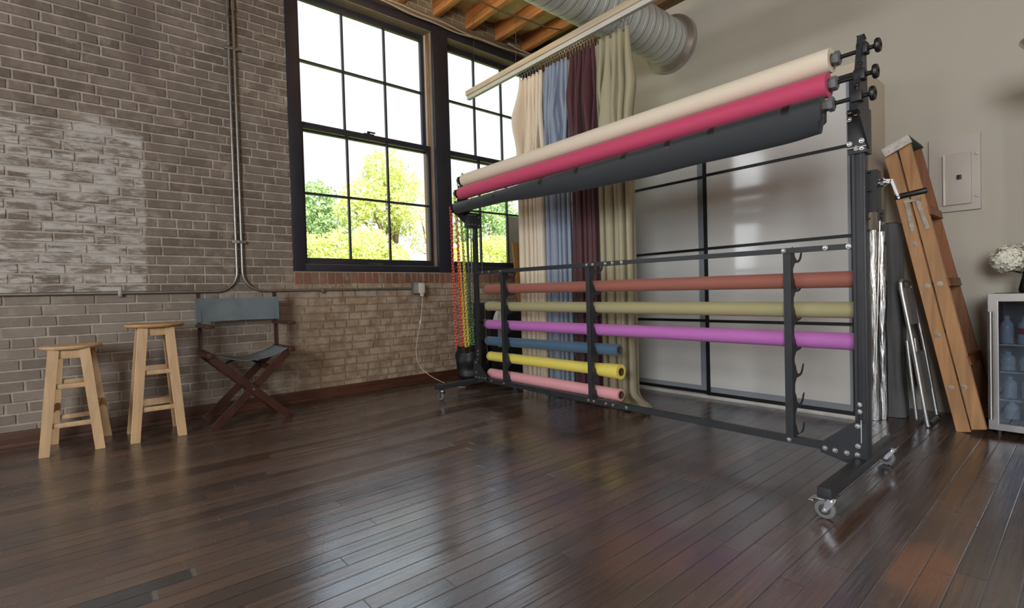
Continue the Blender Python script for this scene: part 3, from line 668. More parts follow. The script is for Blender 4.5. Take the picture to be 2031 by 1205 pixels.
m = MB(); m.box((XD-0.012, WY0-0.004, WZ-0.06), (XD+0.10, WY1+0.03, WZ), 0.003); m.build('top_fascia', M_ward, wd)

# breaker panel
bp = thing('breaker_panel', 'white painted breaker panel cover on the wall beside the ladder top', 'panel', (4.39, 0.61, 1.58))
M_bp = mat('breaker_paint', (186, 180, 170), 0.5, var=0.02)
m = MB(); m.box((4.372, 0.478, 1.345), (4.401, 0.735, 1.835), 0.004); m.build('cover', M_bp, bp)
m = MB(); m.box((4.352, 0.520, 1.385), (4.374, 0.652, 1.715), 0.006); m.build('door', M_bp, bp)
m = MB(); m.box((4.348, 0.648, 1.385), (4.374, 0.660, 1.715), 0.003); m.build('hinge_edge', mat('breaker_edge', (206, 200, 188), 0.45), bp)
m = MB(); m.box((4.345, 0.566, 1.545), (4.353, 0.590, 1.575), 0.002); m.build('latch', M_blackp, bp)
for z in (1.70, 1.43):
    m = MB(); m.cyl((4.373, 0.492, z), (4.362, 0.492, z), 0.006, 0.009, 10); m.build('screw', M_steel, bp)

# ================================================================== CURTAINS
RX = 3.05
cr = thing('curtain_rail', 'long pale wooden curtain batten with white track hung from the joists', 'curtain rail', (RX, 2.4, 2.9))
m = MB(); m.box((RX-0.03, 0.6, 2.905), (RX+0.03, 4.165, 2.955), 0.003); m.build('batten', wood('pine_batten', (212, 194, 164), 0.5, 1, 0.2, 6), cr)
m = MB(); m.box((RX-0.018, 0.6, 2.868), (RX+0.018, 4.160, 2.905), 0.003); m.build('track', M_white, cr)
for (x, y), (x2, y2) in (((RX, 4.05), (RX+0.02, 4.06)), ((RX, 3.42), (RX+0.10, 3.50)), ((RX, 1.3), (RX, 1.3))):
    m = MB(); m.tube([(x, y, 2.95), (x2, y2, 3.80)], 0.0022, 6); m.build('hanging_wire', M_steel, cr)
def cloth(name, a, b, sheen=0.25, rough=0.6):
    g = G(name); n = g.noise(2.0, 3); n2 = g.noise(1.0, 4, g.scale((40, 40, 2.0)))
    g.set(Base_Color=g.mix(g.math('ADD', g.math('MULTIPLY', n, 0.6), g.math('MULTIPLY', n2, 0.4)), a, b), Roughness=rough, Sheen_Weight=sheen, Sheen_Roughness=0.4, Specular_IOR_Level=0.4)
    g.bump(g.noise(300, 2), 0.15, 0.001); return g.m
def curtain(lab, y0, y1, folds, mtl, seed, ztop=2.79, flare=0.0):
    """y0 = far (left) edge, y1 = near (right) edge"""
    root = thing('curtain', lab, 'curtain', (RX, (y0+y1)/2, 0), 'curtains on the wooden batten')
    rr = random.Random(seed); K = folds*2+2
    ph = [rr.uniform(-0.9, 0.9) for _ in range(K)]; am = [rr.uniform(0.45, 1.3) for _ in range(K)]; dz_ = [rr.uniform(0.25, 0.75) for _ in range(K)]
    z0 = 0.012
    def f(u, v):
        z = lerp(z0, ztop, v); k = u*folds*2; i = int(min(k, folds*2-1e-6)); fr_ = k-i; A = lerp(am[i], am[i+1], fr_)
        low = sst((ztop-0.02-z)/0.45)
        amp = lerp(0.020, 0.058, low)*A
        a = k*PI+lerp(ph[i], ph[i+1], fr_)*low+0.35*wob(u*3+seed, z*0.5)*low
        q = math.sin(a); q = math.copysign(abs(q)**0.75, q)
        # loose diamond creases below the heading
        zd = ztop-lerp(dz_[i], dz_[i+1], fr_); bul = max(0.0, 1-abs(z-zd)/0.34)
        x = RX+amp*q+(0.035*bul*math.sin(k*PI*0.5+seed) if z > ztop-1.1 else 0.0)
        y = lerp(y0-0.006, y1+0.006, u)+0.008*math.sin(2*a)*low
        e_ = min(1.0, u*5+(1.0 if y0 > 3.3 else 0.0), (1-u)*5+(1.0 if y1 < 2.2 else 0.0))      # hemmed in by its neighbours
        y += e_*bul*0.030*math.sin(k*PI*0.66+seed*2.1)
        y -= e_*(u-0.5)*0.05*math.exp(-((z-(ztop-0.40))/0.16)**2)
        bot = sst((0.14-z)/0.14); tail = flare*sst((u-0.72)/0.2)*bot
        x += 0.05*tail*math.sin(a*2); y -= tail*0.20
        return (x+0.004*wob(u*14, z*3, seed), y, z+tail*0.03*(1+math.sin(a*3+u*20)))
    m = MB(); m.grid(f, folds*18, 84); o = m.build('drape', mtl, root, angle=180)
    sm = o.modifiers.new('thickness', 'SOLIDIFY'); sm.thickness = 0.003
    for j in range(folds+3):
        u = (j+0.5)/(folds+3); y = lerp(y0, y1, u); m = MB()
        m.torus((RX, y, 2.848), (1, 0.2, 0), 0.014, 0.0028, 12, 6); m.box((RX-0.003, y-0.004, ztop-0.02), (RX+0.003, y+0.004, 2.838)); m.build('hook', M_steel, root)
    return root
curtain('cream curtain nearest the window, leftmost on the batten', 3.385, 3.075, 6, cloth('cream_velvet', (0.74, 0.64, 0.48, 1), (0.86, 0.77, 0.62, 1)), 2)
curtain('slate blue curtain between the cream and the burgundy ones', 3.06, 2.785, 6, cloth('blue_velvet', (0.24, 0.30, 0.39, 1), (0.34, 0.41, 0.51, 1)), 5)
curtain('dark burgundy curtain between the blue and the olive ones', 2.775, 2.50, 6, cloth('burgundy_velvet', (0.060, 0.018, 0.022, 1), (0.110, 0.040, 0.046, 1)), 9)
curtain('olive green curtain nearest the wardrobe with its hem trailing on the floor', 2.49, 2.175, 5, cloth('olive_velvet', (0.34, 0.31, 0.195, 1), (0.46, 0.425, 0.285, 1)), 13, flare=0.6)

# ================================================================== THE ROLLING BACKDROP RACK
rk = thing('backdrop_rack', 'tall black rolling rack holding nine rolls of coloured backdrop paper', 'rack', (2.55, 2.05, 0))
def tz(y): return 0.022*(y-0.66)/2.8
FZL = floor_z(2.25, 3.45)
PX0, PX1 = 2.520, 2.575
def bolt(pts, parent, ax=(-1, 0, 0), r=0.0085, name='bolt'):
    for p in pts:
        m = MB(); p = Vector(p); a = Vector(ax); m.lathe(p, p+a*0.010, [(0, r*1.25), (0.25, r*1.25), (0.25, r), (0.8, r*0.8), (1.0, 0)], 12); m.build(name, M_chrome, parent)
M_hub = mat('caster_hub', (66, 68, 70), 0.5)
def caster(x, y, zf, parent, d):
    """d: +1/-1 side on which the wheel trails (along y)"""
    rw = 0.036; wy = y+0.020*d; c = Vector((x, wy, zf+rw))
    m = MB(); m.box((x-0.030, y-0.026, zf+0.086), (x+0.030, y+0.026, zf+0.092), 0.002); m.cyl((x, y, zf+0.074), (x, y, zf+0.087), 0.024, 0.024)
    for s in (-1, 1):
        m.prism([(x+s*0.017, y-0.020, zf+0.078), (x+s*0.017, y+0.012, zf+0.078), (x+s*0.017, wy+0.006, zf+rw-0.006), (x+s*0.017, wy-0.008, zf+rw-0.006)], (s*0.003, 0, 0))
    m.cyl((x-0.023, wy, zf+rw), (x+0.023, wy, zf+rw), 0.006); k = m.build('caster', M_chrome, parent)
    m = MB(); m.lathe((x-0.0115, wy, zf+rw), (x+0.0115, wy, zf+rw), [(0, 0), (0, rw*0.72), (0.05, rw*0.74), (0.12, rw-0.002), (0.3, rw), (0.7, rw), (0.88, rw-0.002), (0.95, rw*0.74), (1, rw*0.72), (1, 0)], 28); wh_ = m.build('wheel', mat('caster_rubber', (118, 120, 122), 0.55, var=0.05), k)
    m = MB(); m.lathe((x-0.0145, wy, zf+rw), (x+0.0145, wy, zf+rw), [(0, 0), (0, rw*0.30), (0.12, rw*0.62), (0.88, rw*0.62), (1, rw*0.30), (1, 0)], 22); m.build('hub', M_hub, wh_)
    m = MB(); m.box((x-0.016, y+0.020*d, zf+0.070), (x+0.016, y+0.064*d, zf+0.076), 0.002); m.box((x-0.020, y+0.054*d, zf+0.060), (x+0.020, y+0.072*d, zf+0.067), 0.002); m.build('brake_pedal', M_chrome, k)
# feet, posts, gussets
for side, (y0, y1, zf) in enumerate(((0.634, 0.682, 0.0), (3.420, 3.470, FZL))):
    x0, x1 = (2.055, 3.0) if side == 0 else (2.125, 3.02); yc = (y0+y1)/2
    m = MB(); m.box((x0, y0, zf+0.092), (x1, y1, zf+0.132), 0.003); ft = m.build('foot', M_black, rk)
    caster(x0+0.052, yc-0.008, zf if side == 0 else floor_z(x0+0.052, yc), rk, 1); caster(x1-0.05, yc-0.008, floor_z(x1-0.05, yc), rk, 1)
    ztop = 1.60 if side == 0 else 1.56
    PXa, ya_, yb__ = (PX0, y0, y1) if side == 0 else (2.545, 3.430, 3.468)
    m = MB(); m.box((PXa, ya_, zf+0.128), (PX1, yb__, ztop), 0.003); m.box((PXa-0.005, ya_+0.006, 0.30+zf), (PXa+0.002, ya_+0.017, ztop-0.16)); m.box((PXa-0.005, yb__-0.013, 0.30+zf), (PXa+0.002, yb__-0.003, ztop-0.16))
    pst = m.build('upright_post', M_black, rk)
    s = 1 if side == 0 else -1; ya = y1 if side == 0 else y0
    m = MB(); m.prism([(PX0-0.006, ya-0.045*s, zf+0.10), (PX0-0.006, ya-0.045*s, zf+0.285), (PX0-0.006, ya+0.004*s, zf+0.285), (PX0-0.006, ya+0.135*s, zf+0.172), (PX0-0.006, ya+0.135*s, zf+0.128), (PX0-0.006, ya+0.02*s, zf+0.10)], (0.005, 0, 0)); gs = m.build('gusset_plate', M_black, rk, smooth=False)
    bolt([(PX0-0.006, ya+t*s, zf+z) for t, z in ((-0.012, 0.272), (-0.012, 0.185), (-0.010, 0.147), (0.03, 0.147), (0.075, 0.148), (0.115, 0.150))], gs)
    bolt([(PXa-0.001, yc+0.006*s, zf+z) for z in (0.335, 0.365)], pst)
    m = MB(); m.cyl((PXa-0.006, yc, zf+0.20), (PXa-0.006, yc, zf+0.30), 0.003); m.build('adjuster_rod', M_chrome, pst)
    for z in ((1.36, 1.28, 1.16, 1.11) if side == 0 else (1.20, 1.16, 0.55, 0.50)):
        m = MB(); m.cyl((2.56, ya_+0.002, z), (2.56, ya_-0.008, z), 0.006, 0.004, 10); m.build('bolt', M_blackp, pst)
# rails
for z0, z1, nm in ((0.133, 0.166, 'lower_rail'), (1.036, 1.060, 'upper_rail')):
    m = MB()
    for ya, yb_, dd in ((0.68, 1.895, 0.0), (1.885, 3.425, 0.002)):
        za, zb = tz(ya), tz(yb_); x0, x1 = 2.535-dd, 2.565+dd
        m.hexa([(x0, ya, z0-dd+za), (x1, ya, z0-dd+za), (x1, yb_, z0-dd+zb), (x0, yb_, z0-dd+zb), (x0, ya, z1+dd+za), (x1, ya, z1+dd+za), (x1, yb_, z1+dd+zb), (x0, yb_, z1+dd+zb)])
    r_ = m.build(nm, M_black, rk, smooth=False); zc = (z0+z1)/2
    ys = (0.955, 1.897, 2.0, 2.058, 2.158, 2.205, 3.09, 3.25) if nm == 'lower_rail' else (0.70, 0.79, 0.966, 1.909, 1.98, 2.035, 2.14, 2.19, 3.09, 3.24, 3.33)
    bolt([(2.533, y, zc+tz(y)) for y in ys], r_)
# hook strips
LV = [0.206, 0.352, 0.496, 0.624, 0.766, 0.907, 1.046]; HR = 0.043; XS = 2.562; RLX = XS+0.024+HR
for y in (0.955, 2.192, 3.088):
    dz = tz(y); m = MB(); m.box((XS-0.022, y-0.017, 0.162+dz), (XS-0.016, y+0.017, 1.04+dz))
    poly = [(XS-0.018, 0.163+dz)]
    for zc in LV:
        c = (RLX, zc+dz)
        tip = math.radians(-12)
        poly += [(XS+0.008, zc+dz-0.085) if zc > 0.25 else (XS+0.03, zc+dz-0.043), (XS+0.030, zc+dz-0.058) if zc > 0.25 else (XS+0.05, zc+dz-0.043)]
        R2 = HR+0.011
        for k in range(5):
            a = math.radians(lerp(-80, -22, k/4)); poly.append((c[0]+R2*math.cos(a), max(c[1]+R2*math.sin(a), 0.163+dz)))
        poly.append((c[0]+(HR+0.014)*math.cos(math.radians(2)), c[1]+(HR+0.014)*math.sin(math.radians(2))))
        for k in range(9):
            a = math.radians(lerp(-14, -178, k/8)); poly.append((c[0]+HR*math.cos(a), c[1]+HR*math.sin(a)))
        poly.append((XS+0.008, zc+dz+0.02))
    poly = [(p[0], min(p[1], 1.037+dz) if i < len(poly)-11 else p[1]) for i, p in enumerate(poly)]
    poly.append((XS-0.018, 1.037+dz))
    m.prism([(p[0], y-0.017, p[1]) for p in poly], (0, 0.005, 0)); m.build('hook_strip', M_black, rk, smooth=False)
# lifting carriages with the spindle holders
SPN = [(2.470, 1.8445), (2.431, 1.729), (2.388, 1.632)]
for side in (0, 1):
    yp = 0.618 if side == 0 else 3.478; s = -1 if side == 0 else 1; ys = 0.66 if side == 0 else 3.445
    zoff = 0.0 if side == 0 else -0.015
    m = MB()
    if side == 0: m.box((2.508, 0.624, 1.435), (2.588, 0.692, 1.625), 0.003)
    else: m.box((2.468, 3.414, 1.452), (2.604, 3.476, 1.575), 0.003)
    cg = m.build('carriage', M_black, rk)
    m = MB(); m.prism([(2.372, yp, 1.585+zoff), (2.42, yp, 1.545+zoff), (2.525, yp, 1.45), (2.530, yp, 1.62), (2.505, yp, 1.74+zoff), (2.505, yp, 1.885+zoff), (2.452, yp, 1.89+zoff)], (0, 0.008*-s, 0)); m.build('side_plate', M_black, cg, smooth=False)
    m = MB(); m.beam((2.385, yp-0.010*s, 1.575+zoff), (2.478, yp-0.010*s, 1.90+zoff), 0.030, 0.022, up=(0, 1, 0), bevel=0.003); m.build('holder_bar', M_black, cg)
    if side == 0:
        bolt([(2.508, 0.635, 1.618), (2.508, 0.635, 1.60), (2.508, 0.640, 1.485), (2.508, 0.640, 1.455), (2.508, 0.684, 1.585), (2.508, 0.684, 1.48), (2.508, 0.66, 1.605), (2.508, 0.66, 1.458)], cg, r=0.008)
        for z in (1.61, 1.46):
            m = MB(); m.cyl((2.503, 0.622, z), (2.503, 0.692, z), 0.0055); m.build('cross_pin', M_chrome, cg)
    else:
        bolt([(2.474+0.03*i, 3.414, z) for i in range(3) for z in (1.555, 1.475)]+[(2.575, 3.414, 1.54), (2.575, 3.414, 1.47)], cg, ax=(0, -1, 0), r=0.006)
    for x, z in SPN:
        z += (0.012 if side else 0.0)-(0.03 if side and x < 2.4 else 0.0)
        a, b = (0.728, 0.560) if side == 0 else (3.452, 3.535)
        m = MB(); m.cyl((x, a, z), (x, b, z), 0.0085); sp = m.build('spindle', M_blackp, cg)
        hy = 0.622 if side == 0 else 3.485
        m = MB(); m.box((x-0.022, hy-0.020, z-0.020), (x+0.022, hy+0.020, z+0.024), 0.005); m.cyl((x, hy, z+0.02), (x, hy, z+0.045), 0.006); m.ball((x, hy, z+0.048), 0.010); m.build('holder_clamp', M_blackp, cg)
        if side == 0:
            m = MB(); m.lathe((x, 0.586, z), (x, 0.560, z), [(0, 0.008), (0.2, 0.014), (0.3, 0.026), (0.55, 0.029), (0.9, 0.026), (1, 0.018), (1, 0)], 20); m.build('knob', M_blackp, cg)
        else:
            m = MB(); m.lathe((x, 3.500, z), (x, 3.528, z), [(0, 0.012), (0, 0.034), (0.2, 0.036), (0.35, 0.024), (0.65, 0.024), (0.8, 0.036), (1, 0.034), (1, 0)], 20); m.build('chain_wheel', M_blackp, cg)
        m = MB(); e = (0.742, 0.700) if side == 0 else (3.440, 3.466)
        m.lathe((x, e[0], z), (x, e[1], z), [(0, 0.022), (0.5, 0.026), (0.5, 0.031), (0.9, 0.030), (1, 0.012)], 6); m.build('core_plug', mat('plug_grey', (110, 114, 118), 0.45), cg)
# slim lift rod beside the left post, lift cable and winch beside the right post
m = MB(); m.cyl((2.482, 3.452, 0.62), (2.482, 3.452, 1.455), 0.0085); m.build('lift_rod', M_black, rk)
m = MB(); m.cyl((2.59, 3.36, 0.30), (2.585, 3.40, 1.18), 0.0018, seg=6); m.build('lift_cable', M_steel, rk)
m = MB(); m.box((2.583, 0.606, 1.19), (2.648, 0.612, 1.368)); m.box((2.583, 0.652, 1.19), (2.648, 0.658, 1.368)); m.box((2.576, 0.606, 1.19), (2.584, 0.658, 1.368)); m.cyl((2.617, 0.61, 1.275), (2.617, 0.655, 1.275), 0.038); m.box((2.59, 0.594, 1.15), (2.64, 0.607, 1.20)); wn = m.build('winch', M_blackp, rk)
m = MB(); m.cyl((2.62, 0.608, 1.315), (2.62, 0.580, 1.315), 0.013); m.cyl((2.62, 0.600, 1.315), (2.62, 0.588, 1.315), 0.020, seg=8); m.build('crank_hub', M_chrome, wn)
m = MB(); m.beam((2.622, 0.590, 1.316), (2.622, 0.570, 1.309), 0.020, 0.006, up=(0, 0, 1), bevel=0.001); m.hexa([(2.610, 0.604, 1.322), (2.634, 0.604, 1.322), (2.634, 0.564, 1.312), (2.610, 0.564, 1.312), (2.610, 0.604, 1.330), (2.634, 0.604, 1.330), (2.634, 0.562, 1.322), (2.610, 0.562, 1.322)]); m.hexa([(2.610, 0.533, 1.238), (2.634, 0.533, 1.238), (2.634, 0.540, 1.234), (2.610, 0.540, 1.234), (2.610, 0.558, 1.322), (2.634, 0.558, 1.322), (2.634, 0.568, 1.318), (2.610, 0.568, 1.318)]); m.build('crank_arm', mat('crank_zinc', (190, 192, 190), 0.35, 0.7), wn)
m = MB(); m.lathe((2.622, 0.552, 1.244), (2.622, 0.446, 1.257), [(0, 0.010), (0.05, 0.0125), (0.5, 0.0115), (0.95, 0.0125), (1, 0.010), (1, 0)], 16); m.build('crank_grip', M_blackp, wn)
m = MB(); m.torus((2.60, 0.595, 1.17), (0, 1, 0), 0.014, 0.003); m.build('cable_hook', M_blackp, wn)
m = MB(); m.cyl((2.595, 0.60, 1.16), (2.592, 0.625, 0.42), 0.0022, seg=6); m.build('lift_cable', M_steel, rk)

# ================================================================== PAPER ROLLS
def paper(name, rgb, rough=0.62, sheen=0.1):
    g = G(name); c = srgb(*rgb); n = g.noise(1.0, 3, g.scale((9, 1.2, 9)))
    g.set(Base_Color=g.mix(n, tuple(x*0.93 for x in c[:3])+(1,), tuple(min(1, x*1.05) for x in c[:3])+(1,)), Roughness=rough, Specular_IOR_Level=0.4, Sheen_Weight=sheen)
    return g.m
def roll(lab, p0, p1, r, mtl, group, core=0.024, seam=0.0, ragged=0.0, r1=None, seed=0):
    """p0 right (near) end, p1 left (far) end"""
    p0, p1 = Vector(p0), Vector(p1); L = (p1-p0).length; r1 = r1 or r
    root = thing('paper_roll', lab, 'paper roll', (p0+p1)/2, group)
    m = MB(); d = (p1-p0)/L; N = 60; n = 40; rings = []
    up = Vector((0, 0, 1)); xx = d.cross(up).normalized(); zz = xx.cross(d)
    for i in range(N+1):
        t = i/N; rr = r+(r1-r)*sst((0.22-t)/0.22) if r1 != r else r; c = p0+d*(L*t); ring = []
        for k in range(n):
            a = 2*PI*k/n; q = rr
            if seam: q += seam*(1 if k < 2 else 0)*(0.7+0.6*wob(t*9, seed)) + seam*0.5*(k/n)
            ring.append(c+(xx*math.cos(a+1.1)+zz*math.sin(a+1.1))*q)
        rings.append(m._v(ring))
    for a, b in zip(rings, rings[1:]):
        for k in range(n): m._f([a[k], a[(k+1) % n], b[(k+1) % n], b[k]])
    for ring, c in ((rings[0], p0), (rings[-1], p1)):    # annular ends down to the tube
        inn = m._v([c+(xx*math.cos(2*PI*k/n+1.1)+zz*math.sin(2*PI*k/n+1.1))*core*1.08 for k in range(n)])
        for k in range(n): m._f([ring[k], ring[(k+1) % n], inn[(k+1) % n], inn[k]])
    m.build('paper', mtl, root, angle=35)
    m = MB(); m.pipe(p0-d*0.004, p1+d*0.004, core*1.09, core*0.86); m.build('core_tube', M_cardb, root)
    return root
GR = 'backdrop rolls on the rack hooks'
def low(lab, yz0, yz1, r, rgb, **kw): return roll(lab, (RLX, yz0[0], yz0[1]), (RLX, yz1[0], yz1[1]), r, paper('paper_'+lab.split()[0], rgb), GR, **kw)
k_ = RLX/2.66
def zc(z): return 0.88+(z-0.88)*k_
low('terracotta brown paper roll, top of the six on the rack hooks', (0.700, zc(0.906)), (3.39, zc(0.929)), 0.0375, (162, 102, 88), seam=0.0015, seed=1)
low('olive green paper roll lying under the terracotta one', (0.698, zc(0.765)), (3.39, zc(0.782)), 0.0375, (172, 168, 124), seed=2)
low('orchid purple paper roll lying under the olive one', (0.698, zc(0.621)), (3.39, zc(0.626)), 0.0390, (196, 118, 196), seed=3)
low('slate blue short paper roll above the yellow one', (2.013, zc(0.494)), (3.40, zc(0.483)), 0.0365, (76, 108, 134), seam=0.0025, seed=4)
low('yellow short paper roll with a loosened flared end', (2.005, zc(0.352)), (3.38, zc(0.352)), 0.0380, (240, 226, 104), seam=0.003, r1=0.048, seed=5)
low('pale pink short paper roll, lowest on the rack', (2.009, zc(0.199)), (3.375, zc(0.205)), 0.0390, (234, 170, 178), seed=6)
GT = 'backdrop rolls on the raised spindles'
def top(lab, i, r, rgb, yl, **kw):
    x, z = SPN[i]; return roll(lab, (x, 0.735, z), (x, yl, z+kw.pop('dz', 0.004)), r, paper('paper_'+lab.split()[0], rgb), GT, **kw)
top('cream white paper roll, highest on the raised spindles', 0, 0.052, (232, 222, 200), 3.455, seed=7, seam=0.002)
top('crimson paper roll between the white and black ones', 1, 0.0515, (204, 74, 110), 3.452, seed=8, seam=0.0015)
# black roll with its paper hanging loose in a bag below
x, z = SPN[2]; rt = thing('paper_roll', 'black paper roll with loose paper sagging under it, lowest of the raised three', 'paper roll', (x, 2.1, z), GT)
M_bp2 = paper('paper_black', (50, 54, 58), 0.5)
m = MB(); N, n = 80, 48; rings = []
for i in range(N+1):
    t = i/N; y = lerp(0.745, 3.46, t); zc_ = z-0.024*t
    sag = lerp(0.072, 0.0, sst((t-0.30)/0.62))+0.008*wob(t*7, 3.1)
    sag *= 0.9+0.1*sst(t/0.05); ring = []
    for k in range(n):
        a = 2*PI*k/n; r = 0.0445; px = r*math.cos(a)*1.0; pz = r*math.sin(a)
        if pz < 0: px *= (1-0.12*(-pz/r)); pz -= sag*(-pz/r)**0.8; px += 0.010*(-pz/0.12)*(sag/0.07)
        ring.append((x+px, y+(0.012 if pz < -0.06 else 0.0)*(1 if i == 0 else 0), zc_+pz))
    rings.append(m._v(ring))
for a, b in zip(rings, rings[1:]):
    for k in range(n): m._f([a[k], a[(k+1) % n], b[(k+1) % n], b[k]])
for ring, y, dzz in ((rings[0], 0.745, 0), (rings[-1], 3.46, -0.024)):
    inn = m._v([(x+0.026*math.cos(2*PI*k/n), y, z+dzz+0.026*math.sin(2*PI*k/n)) for k in range(n)])
    for k in range(n): m._f([ring[k], ring[(k+1) % n], inn[(k+1) % n], inn[k]])
m.build('paper', M_bp2, rt, angle=50)
m = MB(); m.pipe((x, 0.741, z), (x, 3.464, z-0.024), 0.0262, 0.021); m.build('core_tube', M_cardb, rt)
for yb_ in (0.88, 1.22, 1.46, 1.74, 2.10, 2.42, 2.92, 3.22):
    t = (yb_-0.745)/2.715; m = MB(); m.lathe((x, yb_-0.016, z-0.024*t), (x, yb_+0.016, z-0.024*t), [(0, 0.0443), (0, 0.0456), (1, 0.0456), (1, 0.0443)], 40)
    bm_ = m.bm; bmesh.ops.delete(bm_, geom=[v for v in bm_.verts if v.co.z < z-0.024*t-0.012], context='VERTS')
    m.build('tape_band', mat('tape_dark', (28, 28, 30), 0.35), rt)

# drive chains hanging from the left ends of the three raised rolls
def chain(lab, x0, x1, ztop, zbot, rgb, wx):
    root = thing('drive_chain', lab, 'chain', ((x0+x1)/2, 3.514, zbot), 'roll drive chains')
    mt = mat('chain_plastic_%d' % rgb[0], rgb, 0.35, var=0.05)
    pts = []
    for i in range(13): a = PI*i/12; pts.append(Vector((wx-0.028*math.cos(a), 3.514, ztop+0.028*math.sin(a))))
    L0, L1 = Vector((x0, 3.514, zbot+0.03)), Vector((x1, 3.514, zbot+0.03)); path = [L0]+pts+[L1]
    for i in range(1, 8): a = PI*i/8; path.append(Vector(((x0+x1)/2+(x1-x0)/2*math.cos(a), 3.514, zbot+0.03-0.03*math.sin(a))))
    path.append(L0); m = MB(); carry = 0; step = 0.0255; idx = 0
    for a, b in zip(path, path[1:]):
        L = (b-a).length; d = (b-a)/L; s = -carry+step if carry else 0
        s = max(0, carry)
        while s < L:
            c = a+d*s; side = Vector((0, 1, 0)).cross(d).normalized(); nrm = Vector((0, 1, 0)) if idx % 2 else side; lat = side if idx % 2 else Vector((0, 1, 0))
            rg = []
            for k in range(8):
                t = 2*PI*k/8; q = c+d*(0.0125*math.cos(t))+lat*(0.0098*math.sin(t)); o = (d*math.cos(t)+lat*math.sin(t)).normalized()
                rg.append(m._v([q+o*0.0046, q+nrm*0.0046, q-o*0.0046, q-nrm*0.0046]))
            for k in range(8):
                A, B = rg[k], rg[(k+1) % 8]
                for j in range(4): m._f([A[j], A[(j+1) % 4], B[(j+1) % 4], B[j]])
            s += step; idx += 1
        carry = s-L
    m.build('links', mt, root, angle=80)
    m = MB(); m.box(((x0+x1)/2-0.014, 3.500, zbot-0.045), ((x0+x1)/2+0.014, 3.528, zbot+0.012), 0.005); m.build('weight', M_blackp, root)
chain('red plastic drive chain, the left one of those hanging beside the window mullion', 2.376, 2.434, 1.605, 0.44, (214, 52, 44), SPN[2][0])
chain('yellow plastic drive chain hanging between the red and green chains', 2.470, 2.502, 1.741, 0.43, (226, 196, 40), SPN[1][0])
chain('green plastic drive chain hanging beside the left post of the rack', 2.526, 2.556, 1.856, 0.44, (70, 132, 62), SPN[0][0])
m = MB(); m.tube([(2.585, 3.545, 1.45), (2.583, 3.545, 0.9), (2.580, 3.545, 0.56)], 0.006, 8); tag(m.build('pull_cord', mat('pale_cord', (196, 202, 186), 0.6)), 'single pale cord hanging right of the green chain', 'cord')

# ================================================================== WOODEN STEPLADDER
M_lad = wood('ladder_fir', (178, 134, 88), 0.5, 2, 0.25, 8); M_lad2 = wood('ladder_fir_dark', (134, 84, 44), 0.5, 2, 0.35, 8)
ld = thing('step_ladder', 'old wooden stepladder folded and leaning on the wardrobe end', 'ladder', (4.1, 0.5, 0))
def lx(z, far): return lerp(4.330, 4.275, z/1.75) if far else lerp(3.895, 3.962, z/1.75)
def lr(k, z):                                            # centre line of front (k=0) and rear (k=1) rails
    return lerp(0.507, 0.858, z/1.73) if k == 0 else lerp(0.441, 0.787, (z-0.03)/1.735)
for far in (0, 1):
    for k in (0, 1):
        z0, z1 = (0.004, 1.725) if k == 0 else (0.030, 1.765)
        m = MB(); m.beam((lx(z0, far), lr(k, z0), z0), (lx(z1, far), lr(k, z1), z1), 0.030, 0.060, up=(0, -1, 0.2), bevel=0.002)
        m.build('rail', M_lad2 if far else M_lad, ld)
for z in (0.30, 0.58, 0.865, 1.15, 1.43):
    m = MB(); y = lr(0, z); m.beam((lx(z, 0)+0.012, y+0.004, z), (lx(z, 1)-0.012, y+0.004, z), 0.072, 0.020, up=(0, 0.2, 1), bevel=0.002); m.build('step', M_lad2, ld)
for z in (0.42, 0.88, 1.32):
    m = MB(); y = lr(1, z)-0.034; m.beam((lx(z, 0)-0.01, y, z), (lx(z, 1)+0.01, y, z), 0.016, 0.05, up=(0, 0.2, 1), bevel=0.002); m.build('crossbar', M_lad2, ld)
cap = [Vector((3.925, 0.893, 1.738)), Vector((3.925, 0.757, 1.802))]; dn = Vector((0, -0.42, -0.9))*0.022
m = MB(); q0, q1 = cap; X1 = Vector((0.375, 0, 0))
m.hexa([q0+dn, q0+X1+dn, q1+X1+dn, q1+dn, q0, q0+X1, q1+X1, q1]); m.build('top_cap', mat('teal_paint', (42, 74, 74), 0.55, var=0.2), ld, smooth=False)
m = MB(); e = Vector((-0.004, 0, 0)); b_ = Vector((0, -0.02, -0.05))
m.hexa([q0+e*3+b_*1.0, q0+b_*1.0, q1+b_*1.0, q1+e*3+b_*1.0, q0+e*3, q0, q1, q1+e*3]); bk = m.build('cap_bracket', mat('bracket_metal', (190, 188, 180), 0.4, 0.7, var=0.15, vscale=25), ld, smooth=False)
for t in (0.2, 0.5, 0.8):
    p = q0.lerp(q1, t)+b_*0.6+e*3; m = MB(); m.cyl(p, p+Vector((-0.004, 0, 0)), 0.004, seg=8); m.build('rivet', M_steel, bk)
M_galv = mat('galvanised_strap', (158, 152, 140), 0.5, 0.6, var=0.2, vscale=40)
for a, b in (((0.77, 1.391), (0.741, 1.205)), ((0.715, 1.385), (0.668, 1.212)), ((0.785, 1.390), (0.700, 1.397))):
    m = MB(); xo = lx(1.3, 0)-0.019; m.beam((xo, a[0], a[1]), (xo-0.002, b[0], b[1]), 0.004, 0.020, up=(0, 1, 0.15), bevel=0.001); m.build('spreader_strap', M_galv, ld)
for y, z in ((0.733, 1.12), (0.672, 0.86), (0.612, 0.873), (0.622, 0.559), (0.563, 0.255), (0.505, 0.265)):
    m = MB(); xo = lx(z, 0)-0.015; m.lathe((xo, y, z), (xo-0.006, y, z), [(0, 0.015), (0.4, 0.015), (0.5, 0.007), (1, 0.006), (1, 0)], 16); m.build('washer', M_galv, ld)

